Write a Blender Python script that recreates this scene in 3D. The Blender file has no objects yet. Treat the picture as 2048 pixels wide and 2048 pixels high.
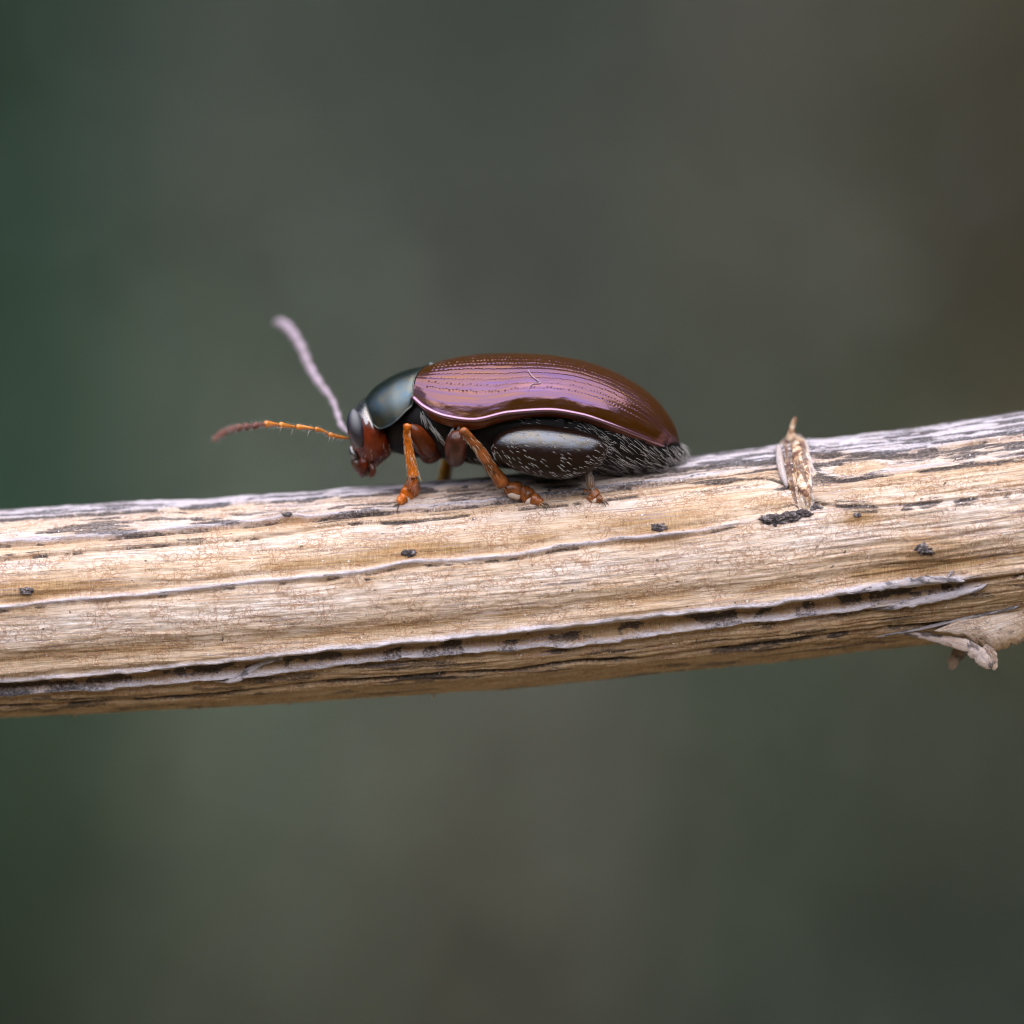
import bpy, math
import numpy as np
from math import radians

# ------------------------------------------------------------------ camera, world, sun, exposure
# one unit = one millimetre of the macro scene; the plane y = 0 is 20.48 units wide in the frame
sc = bpy.context.scene
sc.unit_settings.system = 'METRIC'
sc.unit_settings.scale_length = 0.001
COL = sc.collection
D = 80.0                       # camera distance to the plane y = 0
FOCUS_Y = -1.75
APERTURE = 3.6                 # lens opening (diameter)
SUN_ELEV, SUN_AZ = radians(58), radians(180)   # azimuth clockwise from +Y
cam_d = bpy.data.cameras.new('camera')
cam_d.sensor_width = 36.0
cam_d.lens = 36.0 * D / 20.48
cam_d.clip_start = 1.0
cam_d.clip_end = 60000.0
cam_d.dof.use_dof = True
cam_d.dof.focus_distance = D + FOCUS_Y
cam_d.dof.aperture_fstop = cam_d.lens * 1e-3 / APERTURE
cam = bpy.data.objects.new('camera', cam_d)
cam.location = (0, -D, 0)
cam.rotation_euler = (radians(90), 0, 0)
COL.objects.link(cam)
sc.camera = cam

world = bpy.data.worlds.new('World')
sc.world = world
world.use_nodes = True
wn = world.node_tree.nodes
wl = world.node_tree.links
sky = wn.new('ShaderNodeTexSky')
sky.sky_type = 'NISHITA'
sky.sun_disc = False
sky.sun_elevation = SUN_ELEV
sky.sun_rotation = SUN_AZ
bg = wn['Background']
bg.inputs['Strength'].default_value = 0.05
wl.new(sky.outputs[0], bg.inputs['Color'])

sun_d = bpy.data.lights.new('sun', 'SUN')
sun_d.energy = 1.5
sun_d.angle = radians(102)
sun_d.color = (1.0, 0.96, 0.96)
sun = bpy.data.objects.new('sun', sun_d)
sv = (math.sin(SUN_AZ) * math.cos(SUN_ELEV), math.cos(SUN_AZ) * math.cos(SUN_ELEV), math.sin(SUN_ELEV))
from mathutils import Vector
sun.rotation_euler = Vector(sv).to_track_quat('Z', 'Y').to_euler()
sun.location = (sv[0] * 50, sv[1] * 50, sv[2] * 50)
COL.objects.link(sun)
sc.view_settings.view_transform = 'Standard'
sc.view_settings.look = 'None'
sc.view_settings.exposure = 2.1
sc.view_settings.gamma = 1.0
sc.view_settings.use_curve_mapping = False
sc.cycles.use_denoising = True
sc.cycles.adaptive_threshold = 0.02
sc.cycles.filter_width = 1.1
sc.cycles.max_bounces = 4
sc.cycles.diffuse_bounces = 2
sc.cycles.glossy_bounces = 3

# ------------------------------------------------------------------ helpers
rng = np.random.default_rng(7)

def P(px, py, y=0.0):
    """photograph position (2048 px) at depth y -> point in the scene"""
    k = (D + y) / D
    return np.array([(px - 1024) / 100 * k, y, (1024 - py) / 100 * k])

def pchip(xs, ys, x):
    xs = np.asarray(xs, float); ys = np.asarray(ys, float); x = np.asarray(x, float)
    h = np.diff(xs); d = np.diff(ys) / h
    m = np.zeros_like(ys)
    m[0], m[-1] = d[0], d[-1]
    for i in range(1, len(xs) - 1):
        if d[i - 1] * d[i] > 0:
            w1, w2 = 2 * h[i] + h[i - 1], h[i] + 2 * h[i - 1]
            m[i] = (w1 + w2) / (w1 / d[i - 1] + w2 / d[i])
    i = np.clip(np.searchsorted(xs, x) - 1, 0, len(xs) - 2)
    t = (np.clip(x, xs[0], xs[-1]) - xs[i]) / h[i]
    return ((2*t**3 - 3*t**2 + 1) * ys[i] + (t**3 - 2*t**2 + t) * h[i] * m[i]
            + (-2*t**3 + 3*t**2) * ys[i + 1] + (t**3 - t**2) * h[i] * m[i + 1])

def catmull(pts, n):
    """smooth curve through points (any dimension), n samples, roughly even along its length"""
    pts = np.asarray(pts, float)
    q = np.vstack([2 * pts[0] - pts[1], pts, 2 * pts[-1] - pts[-2]])
    out = []
    m = 24
    for i in range(1, len(q) - 2):
        t = np.linspace(0, 1, m, endpoint=False)[:, None]
        p0, p1, p2, p3 = q[i - 1], q[i], q[i + 1], q[i + 2]
        out.append(0.5 * ((2 * p1) + (-p0 + p2) * t + (2*p0 - 5*p1 + 4*p2 - p3) * t**2 + (-p0 + 3*p1 - 3*p2 + p3) * t**3))
    out.append(pts[-1][None])
    c = np.vstack(out)
    L = np.concatenate([[0], np.cumsum(np.linalg.norm(np.diff(c[:, :3], axis=0), axis=1))])
    s = np.linspace(0, L[-1], n)
    return np.stack([np.interp(s, L, c[:, j]) for j in range(c.shape[1])], 1)

def sstep(a, b, x):
    t = np.clip((x - a) / (b - a), 0, 1)
    return t * t * (3 - 2 * t)

_tab = np.random.default_rng(11).random((16, 256, 256))
def vnoise(x, y, seed=0):
    t = _tab[seed % 16]
    xi, yi = np.floor(x).astype(int), np.floor(y).astype(int)
    fx, fy = x - xi, y - yi
    fx = fx * fx * (3 - 2 * fx); fy = fy * fy * (3 - 2 * fy)
    a, b, c, d = xi & 255, (xi + 1) & 255, yi & 255, (yi + 1) & 255
    return (t[a, c] * (1 - fx) + t[b, c] * fx) * (1 - fy) + (t[a, d] * (1 - fx) + t[b, d] * fx) * fy

def fbm(x, y, seed=0, octaves=4):
    s = 0; w = 0.5; tot = 0
    for o in range(octaves):
        s = s + w * vnoise(x * 2**o + 17 * o, y * 2**o + 31 * o, seed + o)
        tot += w; w *= 0.5
    return s / tot

def link(name, me, mat, parent=None):
    o = bpy.data.objects.new(name, me)
    COL.objects.link(o)
    if mat is not None and len(me.materials) == 0:
        me.materials.append(mat)
    if parent is not None:
        o.parent = parent
    return o

def raw_mesh(name, V, F, smooth=True, uv=None, col=None):
    """V (n,3); F (m,k) of equal-sided faces"""
    V = np.ascontiguousarray(V, dtype=np.float32); F = np.ascontiguousarray(F, dtype=np.int32)
    me = bpy.data.meshes.new(name)
    me.vertices.add(len(V)); me.vertices.foreach_set('co', V.ravel())
    k = F.shape[1]
    me.loops.add(F.size); me.loops.foreach_set('vertex_index', F.ravel())
    me.polygons.add(len(F))
    me.polygons.foreach_set('loop_start', np.arange(0, F.size, k, dtype=np.int32))
    me.update(calc_edges=True)
    me.polygons.foreach_set('use_smooth', np.full(len(F), smooth, dtype=bool))
    if uv is not None:
        l = me.uv_layers.new(name='UVMap')
        l.data.foreach_set('uv', np.ascontiguousarray(uv[F.ravel()], dtype=np.float32).ravel())
    if col is not None:
        for key, c in col.items():
            a = me.color_attributes.new(name=key, type='FLOAT_COLOR', domain='POINT')
            a.data.foreach_set('color', np.ascontiguousarray(c, dtype=np.float32).ravel())
    me.validate()
    return me

def grid_faces(nu, nv, wrap_v=False):
    i = np.arange(nu - 1)[:, None]; j = np.arange(nv if wrap_v else nv - 1)[None]
    j2 = (j + 1) % nv
    return np.stack([i * nv + j, (i + 1) * nv + j, (i + 1) * nv + j2, i * nv + j2], -1).reshape(-1, 4)

def grid_mesh(name, G, wrap_v=False, uv=None, col=None, flip=False):
    nu, nv = G.shape[:2]
    F = grid_faces(nu, nv, wrap_v)
    if flip:
        F = F[:, ::-1]
    return raw_mesh(name, G.reshape(-1, 3), F, True, None if uv is None else uv.reshape(-1, 2),
                    None if col is None else {k: c.reshape(-1, 4) for k, c in col.items()})

def frames(C):
    T = np.gradient(C, axis=0); T /= np.linalg.norm(T, axis=1)[:, None] + 1e-12
    up = np.array([0, 0, 1.0]) if abs(T[0, 2]) < 0.9 else np.array([1.0, 0, 0])
    N = np.zeros_like(C)
    n = np.cross(up, T[0]); n /= np.linalg.norm(n)
    for i in range(len(C)):
        n = n - T[i] * np.dot(n, T[i]); n /= np.linalg.norm(n) + 1e-12
        N[i] = n
    return T, N, np.cross(T, N)

def sweep(C, r, sides=14, flat=1.0, rough=0.0, seed=0):
    """closed tube round the curve C with radius r per point; flat squeezes one axis"""
    C = np.asarray(C, float); r = np.asarray(r, float)
    T, N, B = frames(C)
    a = np.linspace(0, 2 * np.pi, sides, endpoint=False)
    rr = r[:, None] * np.ones(sides)[None]
    if rough:
        rr = rr * (1 + rough * (fbm(np.arange(len(C))[:, None] * 0.35 + 5 * seed, a[None] * 1.3 + 3 * seed, seed) - 0.5) * 2)
    G = C[:, None] + rr[..., None] * (np.cos(a)[None, :, None] * N[:, None] * flat + np.sin(a)[None, :, None] * B[:, None])
    return G

def tube_mesh(name, C, r, sides=14, flat=1.0, rough=0.0, seed=0, wear=None):
    """swept tube closed with collapsed ends"""
    C = np.asarray(C, float)
    G = sweep(C, r, sides, flat, rough, seed)
    G = np.concatenate([np.repeat(C[:1, None], sides, 1), G, np.repeat(C[-1:, None], sides, 1)], 0)
    u = np.linspace(0, 1, len(G))[:, None] * np.ones(sides)[None]
    uv = np.stack([u, np.linspace(0, 1, sides)[None] * np.ones((len(G), 1))], -1)
    if wear is None:
        return grid_mesh(name, G, True, uv=uv)
    L = np.concatenate([[0], np.cumsum(np.linalg.norm(np.diff(C, axis=0), axis=1))])
    L = np.concatenate([L[:1], L, L[-1:]])[:, None] + 7.3 * seed
    av = np.linspace(0, 2 * np.pi, sides)[None]
    uv = np.stack([L + 0 * av, 0.12 * av + 0 * L], -1)
    nz = fbm(L * 3, av * 0.8 + seed, seed)
    w = np.stack([np.clip(wear[0] * (0.6 + 0.8 * nz), 0, 1), wear[1] * sstep(0.5, 0.62, fbm(L * 4 + 3, av * 0.7, seed + 2)), np.full_like(nz, wear[2]), 0.5 * np.ones_like(nz)], -1)
    return grid_mesh(name, G, True, uv=uv, col={'wear': w})

def round_profile(n, a=0.12, b=0.12):
    """radius factors that round off both ends of a limb"""
    t = np.linspace(0, 1, n)
    f = np.ones(n)
    m = t < a; f[m] = np.sqrt(np.clip(1 - ((a - t[m]) / a) ** 2, 0.0, 1))
    m = t > 1 - b; f[m] = np.sqrt(np.clip(1 - ((t[m] - 1 + b) / b) ** 2, 0.0, 1))
    return f

def limb(name, pts, mat, parent, n=36, sides=16, flat=1.0, a=0.12, b=0.12, rough=0.0, seed=0):
    """pts: rows (px, py, y, radius in px)"""
    q = np.array([[*P(p[0], p[1], p[2]), p[3] / 100] for p in pts])
    c = catmull(q, n)
    return link(name, tube_mesh(name, c[:, :3], c[:, 3] * round_profile(n, a, b) + 1e-4, sides, flat, rough, seed), mat, parent)

def loft(stations, n=80, sides=64, power=2.2, ycentre=0.0):
    """stations: rows (px top, py top, px bottom, py bottom, half width, y centre)"""
    st = np.asarray(stations, float)
    s = np.concatenate([[0], np.cumsum(np.linalg.norm(np.diff((st[:, :2] + st[:, 2:4]) / 2, axis=0), axis=1) + 1)])
    s /= s[-1]
    t = np.linspace(0, 1, n)
    f = [pchip(s, st[:, j], t) for j in range(st.shape[1])]
    a = np.linspace(0, 2 * np.pi, sides, endpoint=False)
    e = 2 / power
    ca = np.sign(np.cos(a)) * np.abs(np.cos(a)) ** e
    sa = np.sign(np.sin(a)) * np.abs(np.sin(a)) ** e
    w, yc = f[4][:, None], f[5][:, None]
    y = yc + w * sa[None]
    mx, mz = (f[0] + f[2])[:, None] / 2, (f[1] + f[3])[:, None] / 2
    px = mx + (f[0] - f[2])[:, None] / 2 * ca[None]
    py = mz + (f[1] - f[3])[:, None] / 2 * ca[None]
    k = (D + yc) / D
    G = np.stack([(px - 1024) / 100 * k, y, (1024 - py) / 100 * k], -1)
    c0, c1 = G[0].mean(0), G[-1].mean(0)
    return np.concatenate([np.repeat(c0[None, None], sides, 1), G, np.repeat(c1[None, None], sides, 1)], 0)

def normals(G, wrap_v=False):
    du = np.gradient(G, axis=0)
    if wrap_v:
        dv = np.roll(G, -1, 1) - np.roll(G, 1, 1)
    else:
        dv = np.gradient(G, axis=1)
    n = np.cross(du, dv); n /= np.linalg.norm(n, axis=-1)[..., None] + 1e-12
    return n

def hair_mesh(name, root, direc, length, radius, bend=(0, 0, -0.25), rings=5):
    root = np.asarray(root, float); direc = np.asarray(direc, float)
    n = len(root)
    direc = direc / (np.linalg.norm(direc, axis=1)[:, None] + 1e-9)
    length = np.broadcast_to(length, n); radius = np.broadcast_to(radius, n)
    t = np.linspace(0, 1, rings)
    C = root[:, None] + direc[:, None] * (length[:, None] * t)[..., None] + np.asarray(bend)[None, None] * (length[:, None] * t**2)[..., None]
    s = np.cross(direc, np.array([0.3, 0.9, 0.2])); s /= np.linalg.norm(s, axis=1)[:, None] + 1e-9
    b = np.cross(direc, s)
    a = np.array([0, 2 * np.pi / 3, 4 * np.pi / 3])
    r = radius[:, None] * (1 - 0.9 * t**1.5)[None]
    G = C[:, :, None] + r[:, :, None, None] * (np.cos(a)[None, None, :, None] * s[:, None, None] + np.sin(a)[None, None, :, None] * b[:, None, None])
    V = G.reshape(-1, 3)
    f = grid_faces(rings, 3, True)
    F = (f[None] + (np.arange(n) * rings * 3)[:, None, None]).reshape(-1, 4)
    return raw_mesh(name, V, F, True)

def empty(name, loc=(0, 0, 0), parent=None):
    o = bpy.data.objects.new(name, None)
    o.location = loc
    COL.objects.link(o)
    if parent is not None:
        o.parent = parent
    return o

# ------------------------------------------------------------------ node helpers
def new_mat(name):
    m = bpy.data.materials.new(name)
    m.use_nodes = True
    nt = m.node_tree
    return m, nt, nt.nodes['Principled BSDF'], nt.nodes['Material Output']

def nd(nt, kind, **kw):
    n = nt.nodes.new(kind)
    for k, v in kw.items():
        setattr(n, k, v)
    return n

def noise(nt, vec, scale, detail=4, rough=0.55, dist=0.0):
    n = nd(nt, 'ShaderNodeTexNoise')
    n.inputs['Scale'].default_value = scale
    n.inputs['Detail'].default_value = detail
    n.inputs['Roughness'].default_value = rough
    n.inputs['Distortion'].default_value = dist
    if vec is not None:
        nt.links.new(vec, n.inputs['Vector'])
    return n.outputs['Fac']

def ramp(nt, fac, stops):
    r = nd(nt, 'ShaderNodeValToRGB')
    e = r.color_ramp.elements
    while len(e) > 1:
        e.remove(e[-1])
    for i, (p, c) in enumerate(stops):
        x = e[0] if i == 0 else e.new(p)
        x.position = p
        x.color = (*c, 1) if not np.isscalar(c) else (c, c, c, 1)
    nt.links.new(fac, r.inputs['Fac'])
    return r.outputs['Color']

def mix(nt, fac, a, b, mode='MIX'):
    m = nd(nt, 'ShaderNodeMix', data_type='RGBA', blend_type=mode)
    for sock, v in ((m.inputs[0], fac), (m.inputs[6], a), (m.inputs[7], b)):
        if hasattr(v, 'links') or isinstance(v, bpy.types.NodeSocket):
            nt.links.new(v, sock)
        elif np.isscalar(v):
            sock.default_value = v
        else:
            sock.default_value = (*v, 1)
    return m.outputs[2]

def math_n(nt, op, a, b=0.0, clamp=False):
    m = nd(nt, 'ShaderNodeMath', operation=op, use_clamp=clamp)
    for sock, v in ((m.inputs[0], a), (m.inputs[1], b)):
        if isinstance(v, bpy.types.NodeSocket):
            nt.links.new(v, sock)
        else:
            sock.default_value = v
    return m.outputs[0]

def mapping(nt, vec, scale):
    m = nd(nt, 'ShaderNodeMapping')
    m.inputs['Scale'].default_value = scale
    nt.links.new(vec, m.inputs['Vector'])
    return m.outputs[0]

def bump(nt, height, strength, dist, normal_in=None):
    b = nd(nt, 'ShaderNodeBump')
    b.inputs['Strength'].default_value = strength
    b.inputs['Distance'].default_value = dist
    nt.links.new(height, b.inputs['Height'])
    if normal_in is not None:
        nt.links.new(normal_in, b.inputs['Normal'])
    return b.outputs[0]

# ------------------------------------------------------------------ materials
def stem_material():
    m, nt, pb, out = new_mat('dry stem bark')
    tc = nd(nt, 'ShaderNodeTexCoord')
    uv = tc.outputs['UV']
    at = nd(nt, 'ShaderNodeAttribute', attribute_name='wear')
    sep = nd(nt, 'ShaderNodeSeparateColor')
    nt.links.new(at.outputs['Color'], sep.inputs[0])
    rib, stain, tan = sep.outputs[0], sep.outputs[1], sep.outputs[2]
    fib = noise(nt, mapping(nt, uv, (0.7, 14, 1)), 2.2, 6, 0.65, 0.3)
    fine = noise(nt, mapping(nt, uv, (3, 16, 1)), 4.0, 4, 0.7, 0.4)
    big = noise(nt, mapping(nt, uv, (0.5, 1.4, 1)), 1.3, 4, 0.6)
    pale = at.outputs['Alpha']
    base = ramp(nt, fib, [(0.30, (0.37, 0.225, 0.105)), (0.44, (0.58, 0.40, 0.245)), (0.56, (0.66, 0.475, 0.33)), (0.72, (0.70, 0.58, 0.45))])
    pcol = ramp(nt, fib, [(0.30, (0.54, 0.40, 0.28)), (0.46, (0.74, 0.595, 0.50)), (0.66, (0.86, 0.765, 0.735))])
    pmask = math_n(nt, 'MULTIPLY', pale, ramp(nt, big, [(0.30, 0.35), (0.58, 1.0)]))
    base = mix(nt, pmask, base, pcol)
    grit = noise(nt, mapping(nt, uv, (2.2, 7, 1)), 7.0, 7, 0.78, 0.3)
    # brown zones: cross-grained fibre, and shade painted on the stem's underside
    cross = noise(nt, mapping(nt, uv, (16, 2.5, 1)), 2.0, 4, 0.6, 0.5)
    tcol = ramp(nt, cross, [(0.3, (0.26, 0.135, 0.045)), (0.55, (0.42, 0.255, 0.11)), (0.75, (0.56, 0.40, 0.23))])
    base = mix(nt, tan, base, tcol)
    # web of fine red-brown cracks
    warp = nd(nt, 'ShaderNodeTexNoise'); warp.inputs['Scale'].default_value = 5.0; warp.inputs['Detail'].default_value = 3
    nt.links.new(uv, warp.inputs['Vector'])
    wv = nd(nt, 'ShaderNodeVectorMath', operation='SCALE'); wv.inputs['Scale'].default_value = 0.28
    nt.links.new(warp.outputs['Color'], wv.inputs[0])
    add = nd(nt, 'ShaderNodeVectorMath', operation='ADD')
    nt.links.new(uv, add.inputs[0]); nt.links.new(wv.outputs[0], add.inputs[1])
    cracks = None
    for sc_, (sx, sy), lo, hi in ((4.2, (0.8, 1.25), 0.01, 0.07), (8.0, (1.0, 1.0), 0.01, 0.085)):
        v = nd(nt, 'ShaderNodeTexVoronoi', feature='DISTANCE_TO_EDGE')
        v.inputs['Scale'].default_value = sc_
        nt.links.new(mapping(nt, add.outputs[0], (sx, sy, 1)), v.inputs['Vector'])
        c = ramp(nt, v.outputs['Distance'], [(lo, 1.0), (hi, 0.0)])
        cracks = c if cracks is None else math_n(nt, 'MAXIMUM', cracks, c)
    where = ramp(nt, noise(nt, mapping(nt, uv, (0.8, 1.6, 1)), 1.8, 3), [(0.36, 0.05), (0.56, 0.9)])
    crackmask = math_n(nt, 'MULTIPLY', cracks, where)
    base = mix(nt, math_n(nt, 'MULTIPLY', crackmask, 0.75), base, (0.30, 0.125, 0.045))
    # purple-grey lengthwise streaks
    lng = noise(nt, mapping(nt, uv, (0.22, 11, 1)), 2.6, 5, 0.6, 0.25)
    lmask = math_n(nt, 'MULTIPLY', ramp(nt, lng, [(0.54, 0.0), (0.60, 1.0)]), ramp(nt, noise(nt, mapping(nt, uv, (0.35, 1.0, 1)), 1.7, 3), [(0.42, 0.0), (0.6, 0.8)]))
    base = mix(nt, lmask, base, (0.27, 0.20, 0.20))
    rust = noise(nt, mapping(nt, uv, (0.3, 8, 1)), 2.0, 4, 0.6, 0.3)
    base = mix(nt, ramp(nt, rust, [(0.56, 0.0), (0.66, 0.55)]), base, (0.42, 0.22, 0.09))
    # pale weathered ribs, and sky sheen painted on the stem's top
    rcol = ramp(nt, math_n(nt, 'ADD', math_n(nt, 'MULTIPLY', fine, 0.5), math_n(nt, 'MULTIPLY', fib, 0.5)), [(0.34, (0.13, 0.10, 0.10)), (0.42, (0.36, 0.30, 0.31)), (0.5, (0.50, 0.45, 0.49)), (0.64, (0.64, 0.60, 0.67))])
    rmask = ramp(nt, math_n(nt, 'ADD', rib, math_n(nt, 'MULTIPLY', math_n(nt, 'SUBTRACT', grit, 0.5), 1.8)), [(0.18, 0.0), (0.8, 0.95)])
    base = mix(nt, rmask, base, rcol)
    # mould stains and specks
    st = ramp(nt, math_n(nt, 'ADD', math_n(nt, 'MULTIPLY', stain, 0.85), math_n(nt, 'MULTIPLY', math_n(nt, 'SUBTRACT', 0.5, grit), 2.4)), [(0.28, 0.0), (0.55, 0.6), (0.9, 0.96)])
    base = mix(nt, st, base, (0.020, 0.013, 0.015))
    v = nd(nt, 'ShaderNodeTexVoronoi', feature='F1'); v.inputs['Scale'].default_value = 5.5
    v.inputs['Randomness'].default_value = 1.0
    nt.links.new(mapping(nt, add.outputs[0], (0.8, 1.2, 1)), v.inputs['Vector'])
    wn_ = nd(nt, 'ShaderNodeTexWhiteNoise'); nt.links.new(v.outputs['Position'], wn_.inputs['Vector'])
    thr = math_n(nt, 'MULTIPLY', math_n(nt, 'POWER', wn_.outputs['Value'], 3.0), 0.17)
    spk = math_n(nt, 'LESS_THAN', v.outputs['Distance'], thr)
    base = mix(nt, math_n(nt, 'MULTIPLY', spk, 0.85), base, (0.05, 0.025, 0.015))
    v2 = nd(nt, 'ShaderNodeTexVoronoi', feature='F1'); v2.inputs['Scale'].default_value = 11.0
    nt.links.new(uv, v2.inputs['Vector'])
    wn2 = nd(nt, 'ShaderNodeTexWhiteNoise'); nt.links.new(v2.outputs['Position'], wn2.inputs['Vector'])
    pale_speck = math_n(nt, 'LESS_THAN', v2.outputs['Distance'], math_n(nt, 'MULTIPLY', math_n(nt, 'POWER', wn2.outputs['Value'], 6.0), 0.2))
    base = mix(nt, math_n(nt, 'MULTIPLY', pale_speck, 0.8), base, (0.82, 0.80, 0.80))  # tiny near-white specks at random spots
    nt.links.new(base, pb.inputs['Base Color'])
    pb.inputs['Roughness'].default_value = 0.55
    pb.inputs['Specular IOR Level'].default_value = 0.55
    h = math_n(nt, 'ADD', math_n(nt, 'MULTIPLY', fib, 0.8), math_n(nt, 'ADD', math_n(nt, 'MULTIPLY', fine, 0.5), math_n(nt, 'MULTIPLY', grit, 0.35)))
    h = math_n(nt, 'SUBTRACT', h, math_n(nt, 'MULTIPLY', crackmask, 0.25))
    nt.links.new(bump(nt, h, 0.6, 0.06), pb.inputs['Normal'])
    return m

def plain(name, color, rough=0.5, spec=0.5, coat=0.0, coat_rough=0.1, metallic=0.0, var=0.25, nscale=8.0, bumps=0.0, sss=0.0, sheen=0.0, sheen_col=(1, 1, 1), ior=1.5):
    m, nt, pb, out = new_mat(name)
    tc = nd(nt, 'ShaderNodeTexCoord')
    n = noise(nt, tc.outputs['Object'], nscale, 4)
    c = np.array(color)
    col = ramp(nt, n, [(0.3, tuple(c * (1 - var))), (0.7, tuple(np.minimum(c * (1 + var), 1)))])
    nt.links.new(col, pb.inputs['Base Color'])
    pb.inputs['Roughness'].default_value = rough
    pb.inputs['Specular IOR Level'].default_value = spec
    pb.inputs['Coat Weight'].default_value = coat
    pb.inputs['Coat Roughness'].default_value = coat_rough
    pb.inputs['Metallic'].default_value = metallic
    pb.inputs['IOR'].default_value = ior
    if sss:
        pb.inputs['Subsurface Weight'].default_value = sss
        pb.inputs['Subsurface Radius'].default_value = (0.25, 0.1, 0.03)
        pb.inputs['Subsurface Scale'].default_value = 1.0
    if sheen:
        pb.inputs['Sheen Weight'].default_value = sheen
        pb.inputs['Sheen Tint'].default_value = (*sheen_col, 1)
        pb.inputs['Sheen Roughness'].default_value = 0.35
    if bumps:
        n2 = noise(nt, tc.outputs['Object'], nscale * 5, 3)
        nt.links.new(bump(nt, n2, bumps, 0.02), pb.inputs['Normal'])
    return m

def cuticle(name, body, metal_a, metal_b, fac, rough_m=0.3, coat=0.6, streak=(1.2, 18, 1), bumps=0.15, bscale=30.0, use_uv=True, rough_b=0.35, coat_rough=0.05, shade_fac=None, spec=0.5):
    """insect shell: pigmented layer under a coloured mirror layer under clear wax"""
    m, nt, pb, out = new_mat(name)
    tc = nd(nt, 'ShaderNodeTexCoord')
    v = tc.outputs['UV' if use_uv else 'Object']
    s = noise(nt, mapping(nt, v, streak), 2.0, 5, 0.6, 0.4)
    fine = noise(nt, tc.outputs['Object'], bscale, 3, 0.6)
    nrm = bump(nt, fine, bumps, 0.02)
    pb.inputs['Base Color'].default_value = (*body, 1)
    pb.inputs['Roughness'].default_value = rough_b
    pb.inputs['Specular IOR Level'].default_value = spec
    pb.inputs['Coat Weight'].default_value = coat
    pb.inputs['Coat Roughness'].default_value = coat_rough
    pm = nd(nt, 'ShaderNodeBsdfPrincipled')
    pm.inputs['Metallic'].default_value = 1.0
    nt.links.new(ramp(nt, s, [(0.32, metal_a), (0.68, metal_b)]), pm.inputs['Base Color'])
    nt.links.new(ramp(nt, fine, [(0.3, rough_m * 0.8), (0.7, rough_m * 1.2)]), pm.inputs['Roughness'])
    nt.links.new(nrm, pm.inputs['Normal'])
    pm.inputs['Coat Weight'].default_value = coat
    pm.inputs['Coat Roughness'].default_value = coat_rough
    mx = nd(nt, 'ShaderNodeMixShader')
    mx.inputs[0].default_value = fac
    if shade_fac is not None:  # highlight painted in: mirror layer kept on top, underside held dark
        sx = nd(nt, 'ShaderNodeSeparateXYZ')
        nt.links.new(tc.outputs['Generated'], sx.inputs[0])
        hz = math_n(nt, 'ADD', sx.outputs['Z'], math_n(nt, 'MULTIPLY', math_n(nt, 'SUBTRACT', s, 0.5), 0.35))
        nt.links.new(ramp(nt, hz, [(0.50, shade_fac), (0.74, fac)]), mx.inputs[0])
    nt.links.new(pb.outputs[0], mx.inputs[1]); nt.links.new(pm.outputs[0], mx.inputs[2])
    nt.links.new(mx.outputs[0], out.inputs['Surface'])
    return m

M_STEM = stem_material()
M_ELYTRA = cuticle('elytra cuticle', (0.050, 0.0165, 0.0004), (0.30, 0.21, 0.58), (0.62, 0.30, 0.17), 0.21, 0.075, 0.0, (1.6, 13, 1), 0.08, 22.0, spec=0.03)
M_EPI = plain('epipleuron cuticle', (0.075, 0.014, 0.001), 0.28, 0.3, 0.1, 0.08, var=0.3, nscale=4)
M_MARGIN = cuticle('elytra margin', (0.10, 0.02, 0.01), (0.34, 0.2, 0.34), (0.36, 0.2, 0.3), 0.6, 0.18, 0.8, bumps=0.03, use_uv=False, streak=(3, 3, 3))
M_PRONOTUM = cuticle('pronotum cuticle', (0.007, 0.009, 0.005), (0.23, 0.35, 0.45), (0.42, 0.38, 0.27), 0.27, 0.11, 0.0, (2, 2, 2), 0.45, 45.0, use_uv=False, spec=0.05)
M_FEMUR = cuticle('femur cuticle', (0.012, 0.005, 0.003), (0.46, 0.41, 0.31), (0.29, 0.35, 0.46), 0.24, 0.18, 0.05, (2, 6, 6), 0.35, 30.0, use_uv=False, shade_fac=0.03, spec=0.06)
M_BODY = plain('thorax cuticle', (0.003, 0.002, 0.002), 0.42, 0.15, 0.0, 0.15, var=0.4, nscale=10, bumps=0.4)
M_HEAD = plain('head cuticle', (0.10, 0.013, 0.002), 0.26, 0.3, 0.12, 0.08, var=0.5, nscale=4, bumps=0.3)
M_HEADTOP = cuticle('head top cuticle', (0.012, 0.010, 0.008), (0.3, 0.3, 0.33), (0.4, 0.33, 0.26), 0.5, 0.25, 0.5, (2, 2, 2), 0.25, 40.0, use_uv=False)
M_EYE = plain('compound eye', (0.012, 0.010, 0.018), 0.14, 0.6, 0.6, 0.06, var=0.2, ior=1.6)
M_AMBER = plain('amber leg cuticle', (0.40, 0.105, 0.007), 0.2, 0.4, 0.25, 0.06, var=0.65, nscale=5, bumps=0.15, sss=0.6)
M_RUST = plain('rust leg cuticle', (0.20, 0.06, 0.014), 0.26, 0.3, 0.15, 0.1, var=0.65, nscale=6, bumps=0.25, sss=0.3)
M_DARKRED = plain('dark red leg cuticle', (0.085, 0.016, 0.003), 0.24, 0.3, 0.1, 0.1, var=0.5, nscale=4, bumps=0.2, sss=0.2)
M_SHIN = plain('pale brown shin cuticle', (0.17, 0.085, 0.045), 0.35, 0.5, 0.3, 0.15, var=0.5, nscale=6, bumps=0.25, sss=0.2)
M_AMBER_LIT = plain('brightened amber leg cuticle', (0.62, 0.33, 0.03), 0.3, 0.35, 0.2, 0.1, var=0.3, nscale=4, sss=0.5)  # amber brightened for the far leg, offsetting the body's shade
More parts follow.
